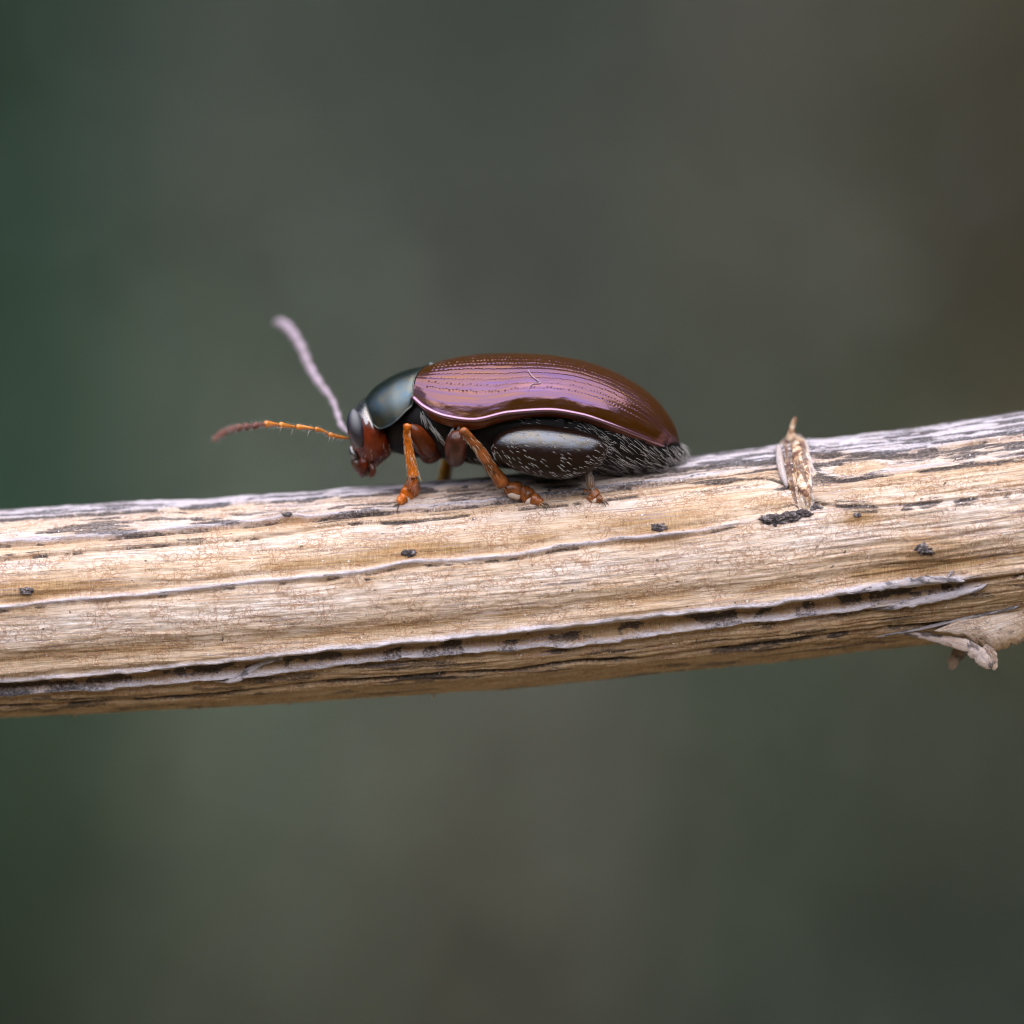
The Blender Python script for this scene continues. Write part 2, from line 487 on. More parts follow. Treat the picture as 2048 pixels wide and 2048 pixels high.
M_DARKLEG = plain('dark brown leg cuticle', (0.060, 0.015, 0.007), 0.28, 0.3, 0.1, 0.12, var=0.55, nscale=6, bumps=0.3)
M_PAD = plain('pale tarsal pad', (0.52, 0.40, 0.33), 0.6, 0.5, var=0.12)
M_CLAW = plain('claw', (0.06, 0.025, 0.012), 0.3, 0.5, 0.3)
M_ANT_A = plain('amber antenna cuticle', (0.48, 0.17, 0.02), 0.35, 0.5, 0.3, var=0.25, nscale=5, sss=0.2)
M_ANT_D = plain('dark antenna cuticle', (0.13, 0.035, 0.016), 0.5, 0.5, var=0.4, nscale=9, sheen=0.35, sheen_col=(0.8, 0.7, 0.75), bumps=0.3)
M_ANT_P = plain('sky-sheen antenna cuticle', (0.36, 0.27, 0.32), 0.6, 0.5, var=0.2, nscale=7, sheen=0.6, sheen_col=(0.85, 0.8, 1.0), bumps=0.3)  # lilac colour paints in the sky's sheen on the far antenna
M_HAIR = plain('pale hair', (0.36, 0.33, 0.31), 0.35, 0.6, var=0.15)
M_HAIRD = plain('amber hair', (0.48, 0.34, 0.22), 0.35, 0.6, var=0.2)
def crust_material():
    m, nt, pb, out = new_mat('crusty bud')
    tc = nd(nt, 'ShaderNodeTexCoord')
    n = noise(nt, tc.outputs['Object'], 11.0, 6, 0.7)
    nt.links.new(ramp(nt, n, [(0.38, (0.022, 0.017, 0.018)), (0.52, (0.085, 0.062, 0.060)), (0.68, (0.34, 0.30, 0.31))]), pb.inputs['Base Color'])
    pb.inputs['Roughness'].default_value = 0.7
    nt.links.new(bump(nt, n, 0.8, 0.05), pb.inputs['Normal'])
    return m
M_BUD = crust_material()
def stipule_material():
    m, nt, pb, out = new_mat('dry stipule')
    tc = nd(nt, 'ShaderNodeTexCoord')
    n = noise(nt, tc.outputs['Object'], 6.0, 6, 0.7, 0.6)
    c = ramp(nt, n, [(0.36, (0.06, 0.022, 0.02)), (0.43, (0.24, 0.10, 0.045)), (0.50, (0.46, 0.29, 0.15)), (0.60, (0.72, 0.60, 0.50))])
    at = nd(nt, 'ShaderNodeAttribute', attribute_name='wear')
    sp = nd(nt, 'ShaderNodeSeparateColor'); nt.links.new(at.outputs['Color'], sp.inputs[0])
    c = mix(nt, sp.outputs[0], c, (0.66, 0.58, 0.56))
    c = mix(nt, math_n(nt, 'MULTIPLY', sp.outputs[1], 0.8), c, (0.07, 0.025, 0.025))
    nt.links.new(c, pb.inputs['Base Color'])
    pb.inputs['Roughness'].default_value = 0.6
    n2 = noise(nt, tc.outputs['Object'], 22.0, 4)
    nt.links.new(bump(nt, math_n(nt, 'ADD', n, n2), 0.7, 0.05), pb.inputs['Normal'])
    return m
M_STIP = stipule_material()
M_STRIP = plain('pale fibre', (0.60, 0.54, 0.53), 0.6, 0.45, var=0.3, nscale=7, bumps=0.5)
M_FLAP = plain('torn bark', (0.46, 0.34, 0.24), 0.65, 0.4, var=0.35, nscale=5, bumps=0.6)

# ------------------------------------------------------------------ the dry stem
TOP = np.array([(-700, 1058), (0, 1021), (94, 1014), (256, 1003), (323, 1000), (404, 999), (520, 989), (635, 984), (683, 976), (769, 971), (863, 964),
                (984, 953), (1130, 940), (1260, 928), (1377, 914), (1417, 908), (1500, 898), (1557, 891), (1613, 884), (1727, 868), (1812, 859.6), (1925, 842.5), (2048, 823), (2800, 700)], float)
BOT = np.array([(-700, 1462), (0, 1435), (256, 1423), (520, 1409.5), (661, 1400), (863, 1387), (1020, 1377), (1135, 1366), (1269, 1352), (1404, 1337), (1528, 1327), (1670, 1309),
                (1755, 1298), (1897, 1285), (2048, 1268), (2800, 1190)], float)
_xs = np.linspace(-700, 2800, 1400)
_t, _b = np.interp(_xs, TOP[:, 0], TOP[:, 1]), np.interp(_xs, BOT[:, 0], BOT[:, 1])
_ker = np.hanning(31); _ker /= _ker.sum()
def _sm(a):
    return np.convolve(np.pad(a, 15, 'edge'), _ker, 'valid')
_t, _b = _sm(_t), _sm(_b)
_X = (_xs - 1024) / 100
_ZC = (1024 - (_t + _b) / 2) / 100
_R = (_b - _t) / 200
def stem_zr(X):
    return np.interp(X, _X, _ZC), np.interp(X, _X, _R)

def phi_at(px, py):
    """angle round the stem (0 top, pi/2 towards the camera) seen at this place of the photograph"""
    ph = np.linspace(0.0, np.pi, 500)
    X = (px - 1024) / 100 * 0.978
    zc, r = stem_zr(X)
    y = -r * np.sin(ph); k = (D + y) / D
    app = 1024 - 100 * (zc + r * np.cos(ph)) / k
    i = np.argmin(app[:100]); j = 400 + np.argmax(app[400:])
    return float(np.interp(py, app[i:j + 1], ph[i:j + 1]))

RIBS = {
 'T': [(0, 1036), (135, 1029), (300, 1016), (520, 1002), (690, 990), (863, 977), (984, 966), (1130, 956), (1377, 935), (1500, 925), (1640, 908), (1800, 905), (1925, 885), (2048, 866)],
 'A': [(0, 1085), (135, 1076), (269, 1066), (404, 1054), (520, 1043), (567, 1037), (688, 1029), (769, 1021), (877, 1013), (1020, 998), (1130, 985), (1300, 965), (1450, 945), (1540, 935), (1700, 955), (1812, 940), (2048, 912)],
 'A2': [(0, 1121), (188, 1103), (323, 1092), (520, 1076), (661, 1053), (809, 1045), (1020, 1021), (1108, 1013), (1242, 997), (1377, 978), (1520, 958), (1640, 1010), (1800, 1010), (2048, 985)],
 'B': [(0, 1216), (135, 1200), (269, 1189), (404, 1175), (520, 1162), (635, 1153), (729, 1142), (836, 1123), (931, 1118), (1020, 1110), (1135, 1091), (1269, 1075), (1377, 1064), (1520, 1037), (2048, 990)],
 'C': [(0, 1322), (520, 1280), (769, 1257), (1020, 1233), (1269, 1196), (1520, 1177), (2048, 1110)],
 'D': [(0, 1361), (188, 1345), (350, 1331), (500, 1313), (688, 1293), (823, 1279), (1020, 1262), (1188, 1244), (1323, 1228), (1520, 1207), (1613, 1194), (1784, 1166), (1925, 1155), (2048, 1140)],
 'E': [(0, 1388), (215, 1374), (431, 1358), (567, 1344), (715, 1325), (904, 1306), (1020, 1298), (1188, 1287), (1350, 1263), (1520, 1242), (1642, 1228), (1812, 1205), (1968, 1169), (2048, 1150)],
 'F': [(0, 1412), (242, 1402), (404, 1391), (554, 1376), (688, 1363), (823, 1354), (957, 1344), (1020, 1341), (1161, 1322), (1269, 1317), (1484, 1293), (1613, 1276), (1784, 1257), (2048, 1225)],
}
RIBPHI = {}
for key, pts in RIBS.items():
    arr = []
    for px, py in pts:
        ph = phi_at(px, py)
        r = stem_zr((px - 1024) / 100)[1]
        arr.append(((px - 1024) / 100 * (D - r * math.sin(ph)) / D, ph))
    RIBPHI[key] = np.array(arr)
def rib_phi(key, X):
    a = RIBPHI[key]
    return pchip(a[:, 0], a[:, 1], X)

def gauss(s, w):
    return np.exp(-(s / w) ** 2)

def stem_fields(X, ph, detail=True):
    """radial displacement and wear (pale rib, mould, brown) with top sheen and underside shade painted in at stem position (X, angle)"""
    zc, R = stem_zr(X)
    wob = 0.022 * (fbm(X * 0.9 + 3, ph * 2, 3) - 0.5)
    d = np.zeros(np.broadcast(X, ph).shape)
    S = {k: (ph - rib_phi(k, X)) * R + wob for k in RIBS}
    S['D'] = S['D'] + 0.09 * (fbm(X * 2.2 + 3, 0 * ph + 2, 5, 4) - 0.5)
    S['E'] = S['E'] + 0.09 * (fbm(X * 2.6 + 8, 0 * ph + 5, 6, 4) - 0.5)
    S['B'] = S['B'] + 0.05 * (fbm(X * 2.0 + 13, 0 * ph + 9, 7, 4) - 0.5)
    fadeDE = 1 - sstep(8.6, 9.6, X)
    fadeA = 1 - 0.75 * sstep(3.0, 5.0, X)
    fadeB = 1 - 0.85 * sstep(3.2, 5.0, X)
    n1 = fbm(X * 1.3, S['A'] * 3, 5)
    # flutes
    mA, mB, mD, mE = (0.35 + 1.3 * fbm(X * 3.1 + 20 * q_, 0 * ph + q_, 3 + q_, 4) for q_ in (1, 2, 3, 4))
    d -= 0.045 * gauss(S['T'] - 0.10, 0.09)
    d += 0.05 * mA * gauss(S['A'] + 0.02, 0.05) * fadeA - 0.085 * gauss(S['A'] - 0.08, 0.045) * fadeA
    d -= 0.05 * gauss(S['A2'], 0.03)
    d += 0.035 * gauss(S['A2'] + 0.08, 0.09)
    d += 0.055 * mB * gauss(S['B'], 0.045) * fadeB - 0.05 * gauss(S['B'] - 0.1, 0.04) * fadeB * sstep(0.35, 0.6, n1) - 0.03 * gauss(S['B'] + 0.12, 0.08)
    d -= 0.05 * gauss(S['C'], 0.16)
    d += 0.05 * gauss(S['C'] - 0.27, 0.12)
    d += 0.07 * mD * gauss(S['D'], 0.05) * fadeDE
    span = np.maximum(S['D'] - S['E'], 0.08)
    u = S['D'] / span
    d -= 0.16 * sstep(0.16, 0.36, u) * (1 - sstep(0.72, 0.97, u)) * (0.35 + 0.65 * fadeDE)
    d += 0.055 * mE * gauss(S['E'], 0.04) * fadeDE
    d -= 0.07 * gauss(S['E'] - 0.14, 0.09) * fadeDE
    d -= 0.10 * gauss(S['F'], 0.045) * (0.4 + n1)
    d += 0.03 * gauss(S['F'] - 0.15, 0.1)
    # the swollen node
    d += 0.07 * np.exp(-((X - 5.75) / 0.45) ** 2) * (0.5 + 0.5 * np.cos(np.clip(ph - 0.5, -2.2, 2.2) * 1.4))
    # bud swellings
    for bx, by, bw, bh in BUDS:
        bp = phi_at(bx, by); bX = (bx - 1024) / 100 * 0.978
        d += bh * np.exp(-((X - bX) / (bw * 2.2)) ** 2 - ((ph - bp) * R / bw) ** 2)
    if not detail:
        return d
    d += 0.032 * (fbm(X * 0.35, ph * 9, 1, 4) - 0.5)
    d += 0.045 * (fbm(X * 1.1 + 9, ph * 26, 2, 4) - 0.5) * (0.45 + 1.0 * sstep(3.5, 8, X))
    d += 0.035 * (fbm(X * 5, ph * 12, 4, 3) - 0.5) + 0.03 * (fbm(X * 2.4, ph * 45, 15, 3) - 0.5)
    rg = 1 - np.abs(2 * fbm(X * 0.22 + 33, ph * 17, 5, 3) - 1)
    rg2 = 1 - np.abs(2 * fbm(X * 0.3 + 71, ph * 31, 9, 2) - 1)
    wz = 0.16 + 0.7 * np.clip(1 - sstep(-0.05, 0.14, S['A']) + 0.6 * sstep(4.5, 8.5, X) + 0.5 * sstep(0.02, 0.12, S['E']), 0, 1)
    d -= wz * (0.045 * sstep(0.86, 0.99, rg) + 0.03 * sstep(0.88, 0.99, rg2))
    nA = fbm(X * 1.0, ph * 6, 6); nB = fbm(X * 2.2 + 40, ph * 14, 7); nC = fbm(X * 0.7 + 11, ph * 5, 8)
    rib = (0.75 * gauss(S['A'] + 0.03, 0.06) * (0.4 + 0.6 * fadeA) + 0.85 * gauss(S['B'], 0.055) * (0.25 + 0.75 * fadeB)
           + 1.0 * gauss(S['D'], 0.075) * fadeDE + 0.95 * gauss(S['E'] + 0.01, 0.06) * fadeDE
           + 0.7 * (1 - sstep(-0.1, 0.05, S['T'])) + 0.3 * (1 - sstep(-0.2, 0.25, S['A'])))  # top face paled too, painting in the sky's reflection
    rib = np.clip(rib * (0.55 + 0.75 * nB), 0, 1)
    lower = sstep(0.02, 0.12, S['E'])  # zone below rib E, browned to paint in the underside's shade
    tan = (0.95 * gauss(S['B'] + 0.26, 0.15) * sstep(0.38, 0.6, nC) * (1 - sstep(-0.2, 0.02, S['B']))
           + 0.85 * gauss(S['C'], 0.13) * sstep(0.3, 0.55, nA) + 0.25 * gauss(S['C'] - 0.3, 0.12)
           + 0.8 * sstep(0.1, 0.3, u) * (1 - sstep(0.8, 1.0, u)) + 0.5 * lower
           + 0.45 * gauss(S['A'] - 0.16, 0.09) + 0.4 * gauss(S['B'] - 0.25, 0.15) * sstep(0.45, 0.65, nA))
    for bx, by, bw, bh in BUDS:
        bp = phi_at(bx, by); bX = (bx - 1024) / 100 * 0.978
        tan = tan + 0.9 * np.exp(-((X - bX) / (bw * 5)) ** 2 - ((ph - bp) * R / (bw * 2.2)) ** 2)
    tan = np.clip(tan, 0, 1)
    th = sstep(0.42, 0.54, fbm(X * 1.4 + 5, ph * 7, 9)); th2 = sstep(0.45, 0.56, fbm(X * 2.6 + 50, ph * 10, 10))
    stain = (0.9 * gauss(S['A'] - 0.08, 0.045) * th * (1.0) + 0.95 * gauss(S['A2'], 0.04) * th2 + 0.9 * gauss(S['B'] - 0.08, 0.035) * th2 * th + 0.8 * gauss(S['A2'] + 0.1, 0.02) * th2 * th
             + 0.7 * gauss(S['B'], 0.03) * th * th2 + 1.0 * gauss(S['T'] - 0.03, 0.055) * sstep(0.34, 0.5, nB)
             + 1.0 * gauss(S['F'], 0.07) * sstep(0.33, 0.5, nA) + 0.95 * sstep(0.2, 0.35, u) * (1 - sstep(0.75, 0.95, u)) * sstep(0.5, 0.6, fbm(X * 2.6 + 50, ph * 10, 10))
             + 0.7 * gauss(S['E'] + 0.02, 0.03) * th2 * th + 0.6 * gauss(S['T'] + 0.1, 0.03) * th2)
    topz = 1 - sstep(-0.05, 0.14, S['A'])
    stain = stain + 0.8 * topz * sstep(0.55, 0.63, fbm(X * 1.0 + 90, ph * 20, 14)) + wz * (0.7 * sstep(0.9, 0.99, rg) * sstep(0.46, 0.6, nA) + 0.55 * sstep(0.92, 0.99, rg2) * sstep(0.5, 0.6, nB))
    stain = stain + 0.65 * lower * sstep(0.56, 0.64, fbm(X * 1.2 + 15, ph * 16, 3)) + 0.3 * sstep(0.64, 0.70, fbm(X * 0.8 + 44, ph * 26, 8))
    # weathered dark zone round the node
    nx, npx = (1600 - 1024) / 100, phi_at(1600, 950)
    near = np.exp(-((X - nx - 0.1) / 0.7) ** 2 - ((ph - npx) * R / 0.45) ** 2)
    stain = stain + 0.95 * near * sstep(0.46, 0.6, fbm(X * 3, ph * 16, 12))
    streaky = sstep(2.2, 4.0, X) * (1 - sstep(5.6, 6.2, X)) * (1 - sstep(0.05, 0.35, S['A2']))
    stain = stain + 0.85 * streaky * sstep(0.50, 0.62, fbm(X * 1.2, ph * 30, 13))
    streaky2 = sstep(5.6, 6.4, X) * (1 - sstep(0.0, 0.12, S['A']))
    stain = stain + 0.8 * streaky2 * sstep(0.52, 0.62, fbm(X * 0.9 + 70, ph * 34, 11))
    # bald pale-orange patch beside the node
    bX, bp = (1714 - 1024) / 100 * 0.985, phi_at(1714, 936)
    q = ((X - bX) / 0.55) ** 2 + ((ph - bp) * R / 0.19) ** 2 + 0.8 * (fbm(X * 4, ph * 12, 14) - 0.5)
    bald = 1 - sstep(0.8, 1.05, q)
    d -= 0.04 * bald
    rib = rib * (1 - bald); stain = np.clip(stain, 0, 1) * (1 - bald); tan = tan * (1 - bald) + 0.22 * bald
    pale = 0.25 + 0.75 * gauss(S['B'] - 0.45, 0.30) + 0.8 * gauss(S['A2'] - 0.16, 0.13) + 0.8 * gauss(S['A'] + 0.22, 0.14) + 0.5 * sstep(4.5, 7.5, X) * gauss(S['B'] - 0.1, 0.5)
    pale = np.clip(pale * (1 - 0.8 * lower) * (0.55 + 0.9 * nC), 0, 1) * (1 - bald) + 0.3 * bald
    return d, rib, stain, tan, pale

BUDS = [(54, 1183, 0.16, 0.07), (818, 1107, 0.15, 0.05), (1320, 1056, 0.2, 0.07), (1849, 1098, 0.22, 0.08), (575, 1035, 0.12, 0.05), (1715, 1030, 0.09, 0.03)]

def on_stem(px, py, lift=0.0):
    ph = phi_at(px, py)
    X = (px - 1024) / 100
    zc, r = stem_zr(X)
    X = X * (D - r * math.sin(ph)) / D
    zc, r = stem_zr(X)
    r = r + float(stem_fields(np.array([X]), np.array([ph]), False)[0]) + lift
    return np.array([X, -r * math.sin(ph), zc + r * math.cos(ph)])

def on_stem_y(px, y, lift=0.0):
    """top of the stem at depth y below photograph column px"""
    X = (px - 1024) / 100 * (D + y) / D
    zc, r = stem_zr(X)
    ph = math.asin(max(-1, min(1, -y / r)))
    r2 = r + float(stem_fields(np.array([X]), np.array([ph]), False)[0]) + lift
    return np.array([X, -r2 * math.sin(ph), zc + r2 * math.cos(ph)])

stem = empty('dry_stem', (0, 0, 0))
stem['label'] = 'dry straw-coloured ribbed plant stem crossing behind the insect feet, stained and peeling'
stem['category'] = 'stem'
Xg = np.concatenate([np.linspace(-17, -10.9, 60, endpoint=False), np.linspace(-10.9, 10.9, 1150), np.linspace(10.9, 17, 61)[1:]])
Pg = np.concatenate([np.linspace(-0.35, 3.5, 400), np.linspace(3.5, 2 * np.pi - 0.35, 50)[1:-1]])
XX, PP = np.meshgrid(Xg, Pg, indexing='ij')
dd, rb, stn, tn, pl = stem_fields(XX, PP)
zc, RR = stem_zr(XX)
Rr = RR + dd
G = np.stack([XX, -Rr * np.sin(PP), zc + Rr * np.cos(PP)], -1)
uvg = np.stack([XX, PP * 2.1], -1)
bark = link('bark', grid_mesh('bark', G, True, uvg, {'wear': np.stack([rb, stn, tn, pl], -1)}, flip=False), M_STEM, stem)

# knots on the ribs
for k, (bx, by, bw, bh) in enumerate(BUDS):
    c = on_stem(bx, by, 0.0)
    n_u, n_v = 40, 30
    th = np.linspace(0, np.pi, n_v)[None]; la = np.linspace(0, 2 * np.pi, n_u, endpoint=False)[:, None]
    nz = np.clip(1 + 1.9 * (fbm(la / 6.283 * 12 + 9 * k, th * 4.4, 3 + k) - 0.5), 0.35, 2)
    d3 = np.stack([np.cos(la) * np.sin(th) * bw * 0.75, -np.cos(th) * bw * 0.22 * np.ones_like(la), np.sin(la) * np.sin(th) * bw * 0.40], -1) * nz[..., None]
    ph = phi_at(bx, by)
    a = ph - np.pi / 2
    R2 = np.array([[1, 0, 0], [0, math.cos(a), -math.sin(a)], [0, math.sin(a), math.cos(a)]])
    g = np.swapaxes(d3 @ R2.T, 0, 1) + c
    link('bud', grid_mesh('bud', g, True), M_BUD, stem)

# dark crust round the foot of the node
for k, (bx, by, bw) in enumerate(((1606, 1027, .15), (1584, 1034, .2), (1552, 1039, .22), (1628, 1016, .13), (1641, 903, .09), (734, 1159, .06), (1098, 980, .04))):
    c = on_stem(bx, by, -0.01); ph = phi_at(bx, by); a = ph - np.pi / 2
    th = np.linspace(0, np.pi, 30)[None]; la = np.linspace(0, 2 * np.pi, 40, endpoint=False)[:, None]
    nz = np.clip(1 + 2.2 * (fbm(la / 6.283 * 12 + 5 * k, th * 5, 4 + k) - 0.5), 0.3, 2)
    d3 = np.stack([np.cos(la) * np.sin(th) * bw, -np.cos(th) * bw * 0.25 * np.ones_like(la), np.sin(la) * np.sin(th) * bw * 0.45], -1) * nz[..., None]
    R2 = np.array([[1, 0, 0], [0, math.cos(a), -math.sin(a)], [0, math.sin(a), math.cos(a)]])
    link('crust', grid_mesh('crust', np.swapaxes(d3 @ R2.T, 0, 1) + c, True), M_BUD, stem)

# stipule (scale leaf) clasping the node, with its thorn
rows = np.array([(868, 1573, 1599), (880, 1560, 1612), (905, 1563, 1622), (945, 1569, 1629), (985, 1578, 1631), (1012, 1588, 1629), (1026, 1598, 1621)], float)
t = np.linspace(0, 1, 60); ts = np.linspace(0, 1, len(rows))
py_, xl, xr = pchip(ts, rows[:, 0], t), pchip(ts, rows[:, 1], t), pchip(ts, rows[:, 2], t)
v = np.linspace(0, 1, 34)
g = np.zeros((60, 34, 3))
for i in range(60):
    for j in range(34):
        hump = (1 - abs(2 * v[j] - 1) ** 3) * (1 - abs(2 * t[i] - 1) ** 5)
        fold = 0.05 * np.exp(-((v[j] - 0.28) / 0.07) ** 2)
        lift = 0.12 * hump - 1.6 * fold - 0.05 + 0.05 * float(fbm(np.array(t[i] * 9), np.array(v[j] * 5), 2) - 0.5)
        g[i, j] = on_stem(xl[i] + (xr[i] - xl[i]) * v[j], max(py_[i], 884 + 3 * v[j]), lift) + np.array([0, 0, max(0, 884 - py_[i]) / 100])
tu, tv = np.meshgrid(t, v, indexing='ij')
nz = fbm(tu * 8, tv * 3, 5)
w = np.stack([0.75 * np.exp(-((tv - 0.92) / 0.1) ** 2) + 0.7 * (1 - sstep(0.05, 0.25, tu)), 0.9 * sstep(0.5, 0.6, fbm(tu * 12, tv * 9, 6)) + 0.95 * np.exp(-((tv - 0.16) / 0.07) ** 2) * sstep(0.1, 0.3, tu) * (1 - sstep(0.75, 0.9, tu)),
              0.5 + 0.5 * np.exp(-((tv - 0.45) / 0.2) ** 2 - ((tu - 0.5) / 0.16) ** 2), np.ones_like(tu)], -1)
stip = link('stipule', grid_mesh('stipule', g, False, np.stack([tu * 1.5 + 51, tv * 0.6], -1), {'wear': np.clip(w, 0, 1)}), M_STIP, stem)
th_pts = [(1584, 886, -0.15, 13), (1583, 873, -0.15, 10), (1583, 864, -0.15, 6.5), (1585, 852, -0.15, 5.0), (1590, 838, -0.15, 4.2), (1592, 834, -0.15, 3.0)]
limb('thorn', th_pts, M_STIP, stip, 24, 10, rough=0.25, b=0.1)
rim = np.array([[*on_stem(x, y, 0.05), r / 100] for x, y, r in ((1556, 898, 5), (1558, 915, 7), (1562, 940, 7), (1567, 962, 6), (1574, 980, 4))])
c = catmull(rim, 30)
link('rim', tube_mesh('rim', c[:, :3], c[:, 3] * round_profile(30), 10, 1.0, 0.2, 3, (0.6, 0.2, 0.2)), M_STEM, stip)

# peeling fibre strips
def strip(pts, mat, seed, lift=0.005, flat=0.55, name='fibre_strip'):
    q = []
    for p in pts:
        q.append([*(on_stem(p[0], p[1], lift + (p[3] if len(p) > 3 else 0))), p[2] / 100])
    c = catmull(np.array(q), 50)
    return link(name, tube_mesh(name, c[:, :3], c[:, 3] * round_profile(50, 0.15, 0.06), 12, flat, 0.6, seed, (0.9, 0.8, 0.1)), M_STEM, stem)
strip([(424, 1366, 3), (470, 1355, 6), (520, 1338, 7), (566, 1314, 5)], M_STRIP, 1)
strip([(1740, 1224, 3), (1812, 1206, 7), (1900, 1188, 7), (1950, 1174, 5, 0.06), (1976, 1164, 2, 0.1)], M_STRIP, 2)
strip([(1690, 1181, 4), (1784, 1166, 8), (1860, 1156, 7), (1930, 1157, 3, 0.05)], M_STRIP, 3)
strip([(1894, 1152, 2), (1901, 1145, 3, 0.05), (1904, 1137, 2, 0.1)], M_STRIP, 4)
strip([(1740, 1274, 2), (1830, 1258, 3), (1930, 1237, 4), (2040, 1212, 4)], M_STRIP, 6, 0.0)

# torn leaf base under the node at the thick end
def sheet(name, top_pts, bot_pts, y_top, y_bot, mat, thick=0.05, seed=0, n=60, m=26, bulge=0.12):
    """sheet between an upper and a lower edge, with thickness"""
    a = catmull(np.array(top_pts, float), n); b = catmull(np.array(bot_pts, float), n)
    v = np.linspace(0, 1, m)
    px = a[:, None, 0] * (1 - v)[None] + b[:, None, 0] * v[None]
    py = a[:, None, 1] * (1 - v)[None] + b[:, None, 1] * v[None]
    y = y_top * (1 - v)[None] + y_bot * v[None] - bulge * np.sin(np.pi * v)[None] + 0 * px
    u = np.linspace(0, 1, n)[:, None] + 0 * px
    y = y + 0.10 * (fbm(u * 6, v[None] * 4 + 0 * u, seed) - 0.5)
    px = px + 4 * v[None] * (fbm(u * 16, u * 0 + 3, seed + 1) - 0.5) * 2
    py = py + 9 * v[None] ** 3 * (fbm(u * 22, u * 0 + 7, seed + 2) - 0.5) * 2
    k = (D + y) / D
    F_ = np.stack([(px - 1024) / 100 * k, y, (1024 - py) / 100 * k], -1)
    B_ = F_ + np.array([0, thick, 0])
    ring = np.concatenate([F_, B_[:, ::-1]], 1)
    ring = np.concatenate([ring.mean(1, keepdims=True)[:1].repeat(2 * m, 1), ring, ring.mean(1, keepdims=True)[-1:].repeat(2 * m, 1)], 0)
    uu = np.concatenate([u, u[:, ::-1]], 1); uu = np.concatenate([uu[:1], uu, uu[-1:]], 0) * 2.4
    vv = np.concatenate([v, v[::-1]])[None] * 0.8 + 0 * uu
    nz = fbm(uu * 3, vv * 5, seed)
    w = np.stack([0.2 * nz, 0.5 * sstep(0.6, 0.68, fbm(uu * 5, vv * 9, seed + 4)), sstep(0.62, 1.0, vv / 0.8) * 0.7 + 0.15, np.ones_like(nz)], -1)
    return link(name, grid_mesh(name, ring, True, np.stack([uu + 31, vv], -1), {'wear': w}), M_STEM, stem)
sheet('torn_leaf_base', [(1868, 1262), (1930, 1236), (2000, 1215), (2110, 1190)], [(1905, 1268), (1975, 1294), (2003, 1300), (2120, 1246)], -1.42, -1.22, M_FLAP, 0.22, 3)
hook = np.array([[*P(px, py, y), r / 100] for px, py, y, r in ((1780, 1262, -1.1, 4), (1850, 1272, -1.2, 7), (1895, 1282, -1.28, 11), (1940, 1296, -1.32, 14), (1965, 1316, -1.34, 15), (1984, 1337, -1.34, 8))])
c = catmull(hook, 60)
link('curled_strip', tube_mesh('curled_strip', c[:, :3], c[:, 3] * round_profile(60, 0.1, 0.08), 14, 0.6, 0.5, 6, (0.4, 0.9, 0.25)), M_STEM, stem)
hook2 = np.array([[*P(px, py, y), r / 100] for px, py, y, r in ((1968, 1290, -1.25, 9), (1982, 1305, -1.25, 10), (1988, 1322, -1.28, 8), (1988, 1341, -1.3, 4))])
c = catmull(hook2, 40)
link('curled_strip', tube_mesh('curled_strip', c[:, :3], c[:, 3] * round_profile(40, 0.1, 0.1), 14, 0.5, 0.5, 8, (0.35, 0.5, 0.3)), M_STEM, stem)
flap = np.array([[*P(px, py, y), r / 100] for px, py, y, r in ((1915, 1290, -0.3, 14), (1920, 1303, -0.35, 17), (1908, 1320, -0.4, 15), (1903, 1339, -0.42, 8))])
c = catmull(flap, 40)
link('torn_flap', tube_mesh('torn_flap', c[:, :3], c[:, 3] * round_profile(40, 0.1, 0.15), 16, 0.45, 0.6, 9, (0.3, 0.6, 0.5)), M_STEM, stem)
# short snags on the lower edge
for k, (x, y, h) in enumerate(((867, 1386, 11), (1007, 1377, 5), (575, 1407, 5), (148, 1430, 4))):
    c = catmull(np.array([[*P(x, y - 6, 0), 0.03], [*P(x + 1, y + h * .5, 0), 0.022], [*P(x - 1, y + h, 0), 0.01]]), 14)
    link('snag', tube_mesh('snag', c[:, :3], c[:, 3] * round_profile(14), 8, 0.7, 0.4, k), M_FLAP, stem)

# ------------------------------------------------------------------ the beetle
Y0 = -0.50
beetle = empty('beetle', tuple(on_stem_y(1050, Y0)))
BL = np.array(beetle.location)
beetle['label'] = 'shiny bronze-brown flea beetle with dark head and pronotum walking on the dry stem'
beetle['category'] = 'beetle'
def bpart(name, parent=None):
    return empty(name, (0, 0, 0), parent)
# parts are built in scene coordinates, so their parent only shifts them back
beetle.location = (0, 0, 0)

def shell(T, M, W, bow, ns, na, power=2.35, side=-1, flare=None):
    s0 = np.array([r[0] for r in T]); s = np.linspace(0, 1, ns)
    # finer sampling towards the rear tip
    Tx, Tz = pchip(s0, [r[1] for r in T], s), pchip(s0, [r[2] for r in T], s)
    Mx, Mz = pchip(s0, [r[0] for r in M], s), pchip(s0, [r[1] for r in M], s)
    Ww = pchip(s0, W, s)
    a = np.linspace(0, np.pi / 2, na)
    e = 2 / power
    ca, sa = np.cos(a) ** e, np.sin(a) ** e
    ca[-1] = 0
    px = Mx[:, None] + (Tx - Mx)[:, None] * ca[None]
    py = Mz[:, None] + (Tz - Mz)[:, None] * ca[None]
    bw = pchip([b[0] for b in bow], [b[1] for b in bow], s)
    px = px + bw[:, None] * np.sin(2 * a)[None]
    y = Y0 + side * Ww[:, None] * sa[None]
    if flare is not None:
        y = y + side * (flare * np.sin(np.pi * np.clip(s * 1.6, 0, 1)))[:, None] * sstep(1.25, 1.57, a)[None]
    k = (D - 1.2 + 0 * y) / D            # one scale for the whole shell keeps it symmetric
    k = (D + Y0 - np.abs(y - Y0)) / D
    return np.stack([(px - 1024) / 100 * k, y, (1024 - py) / 100 * k], -1), s, a

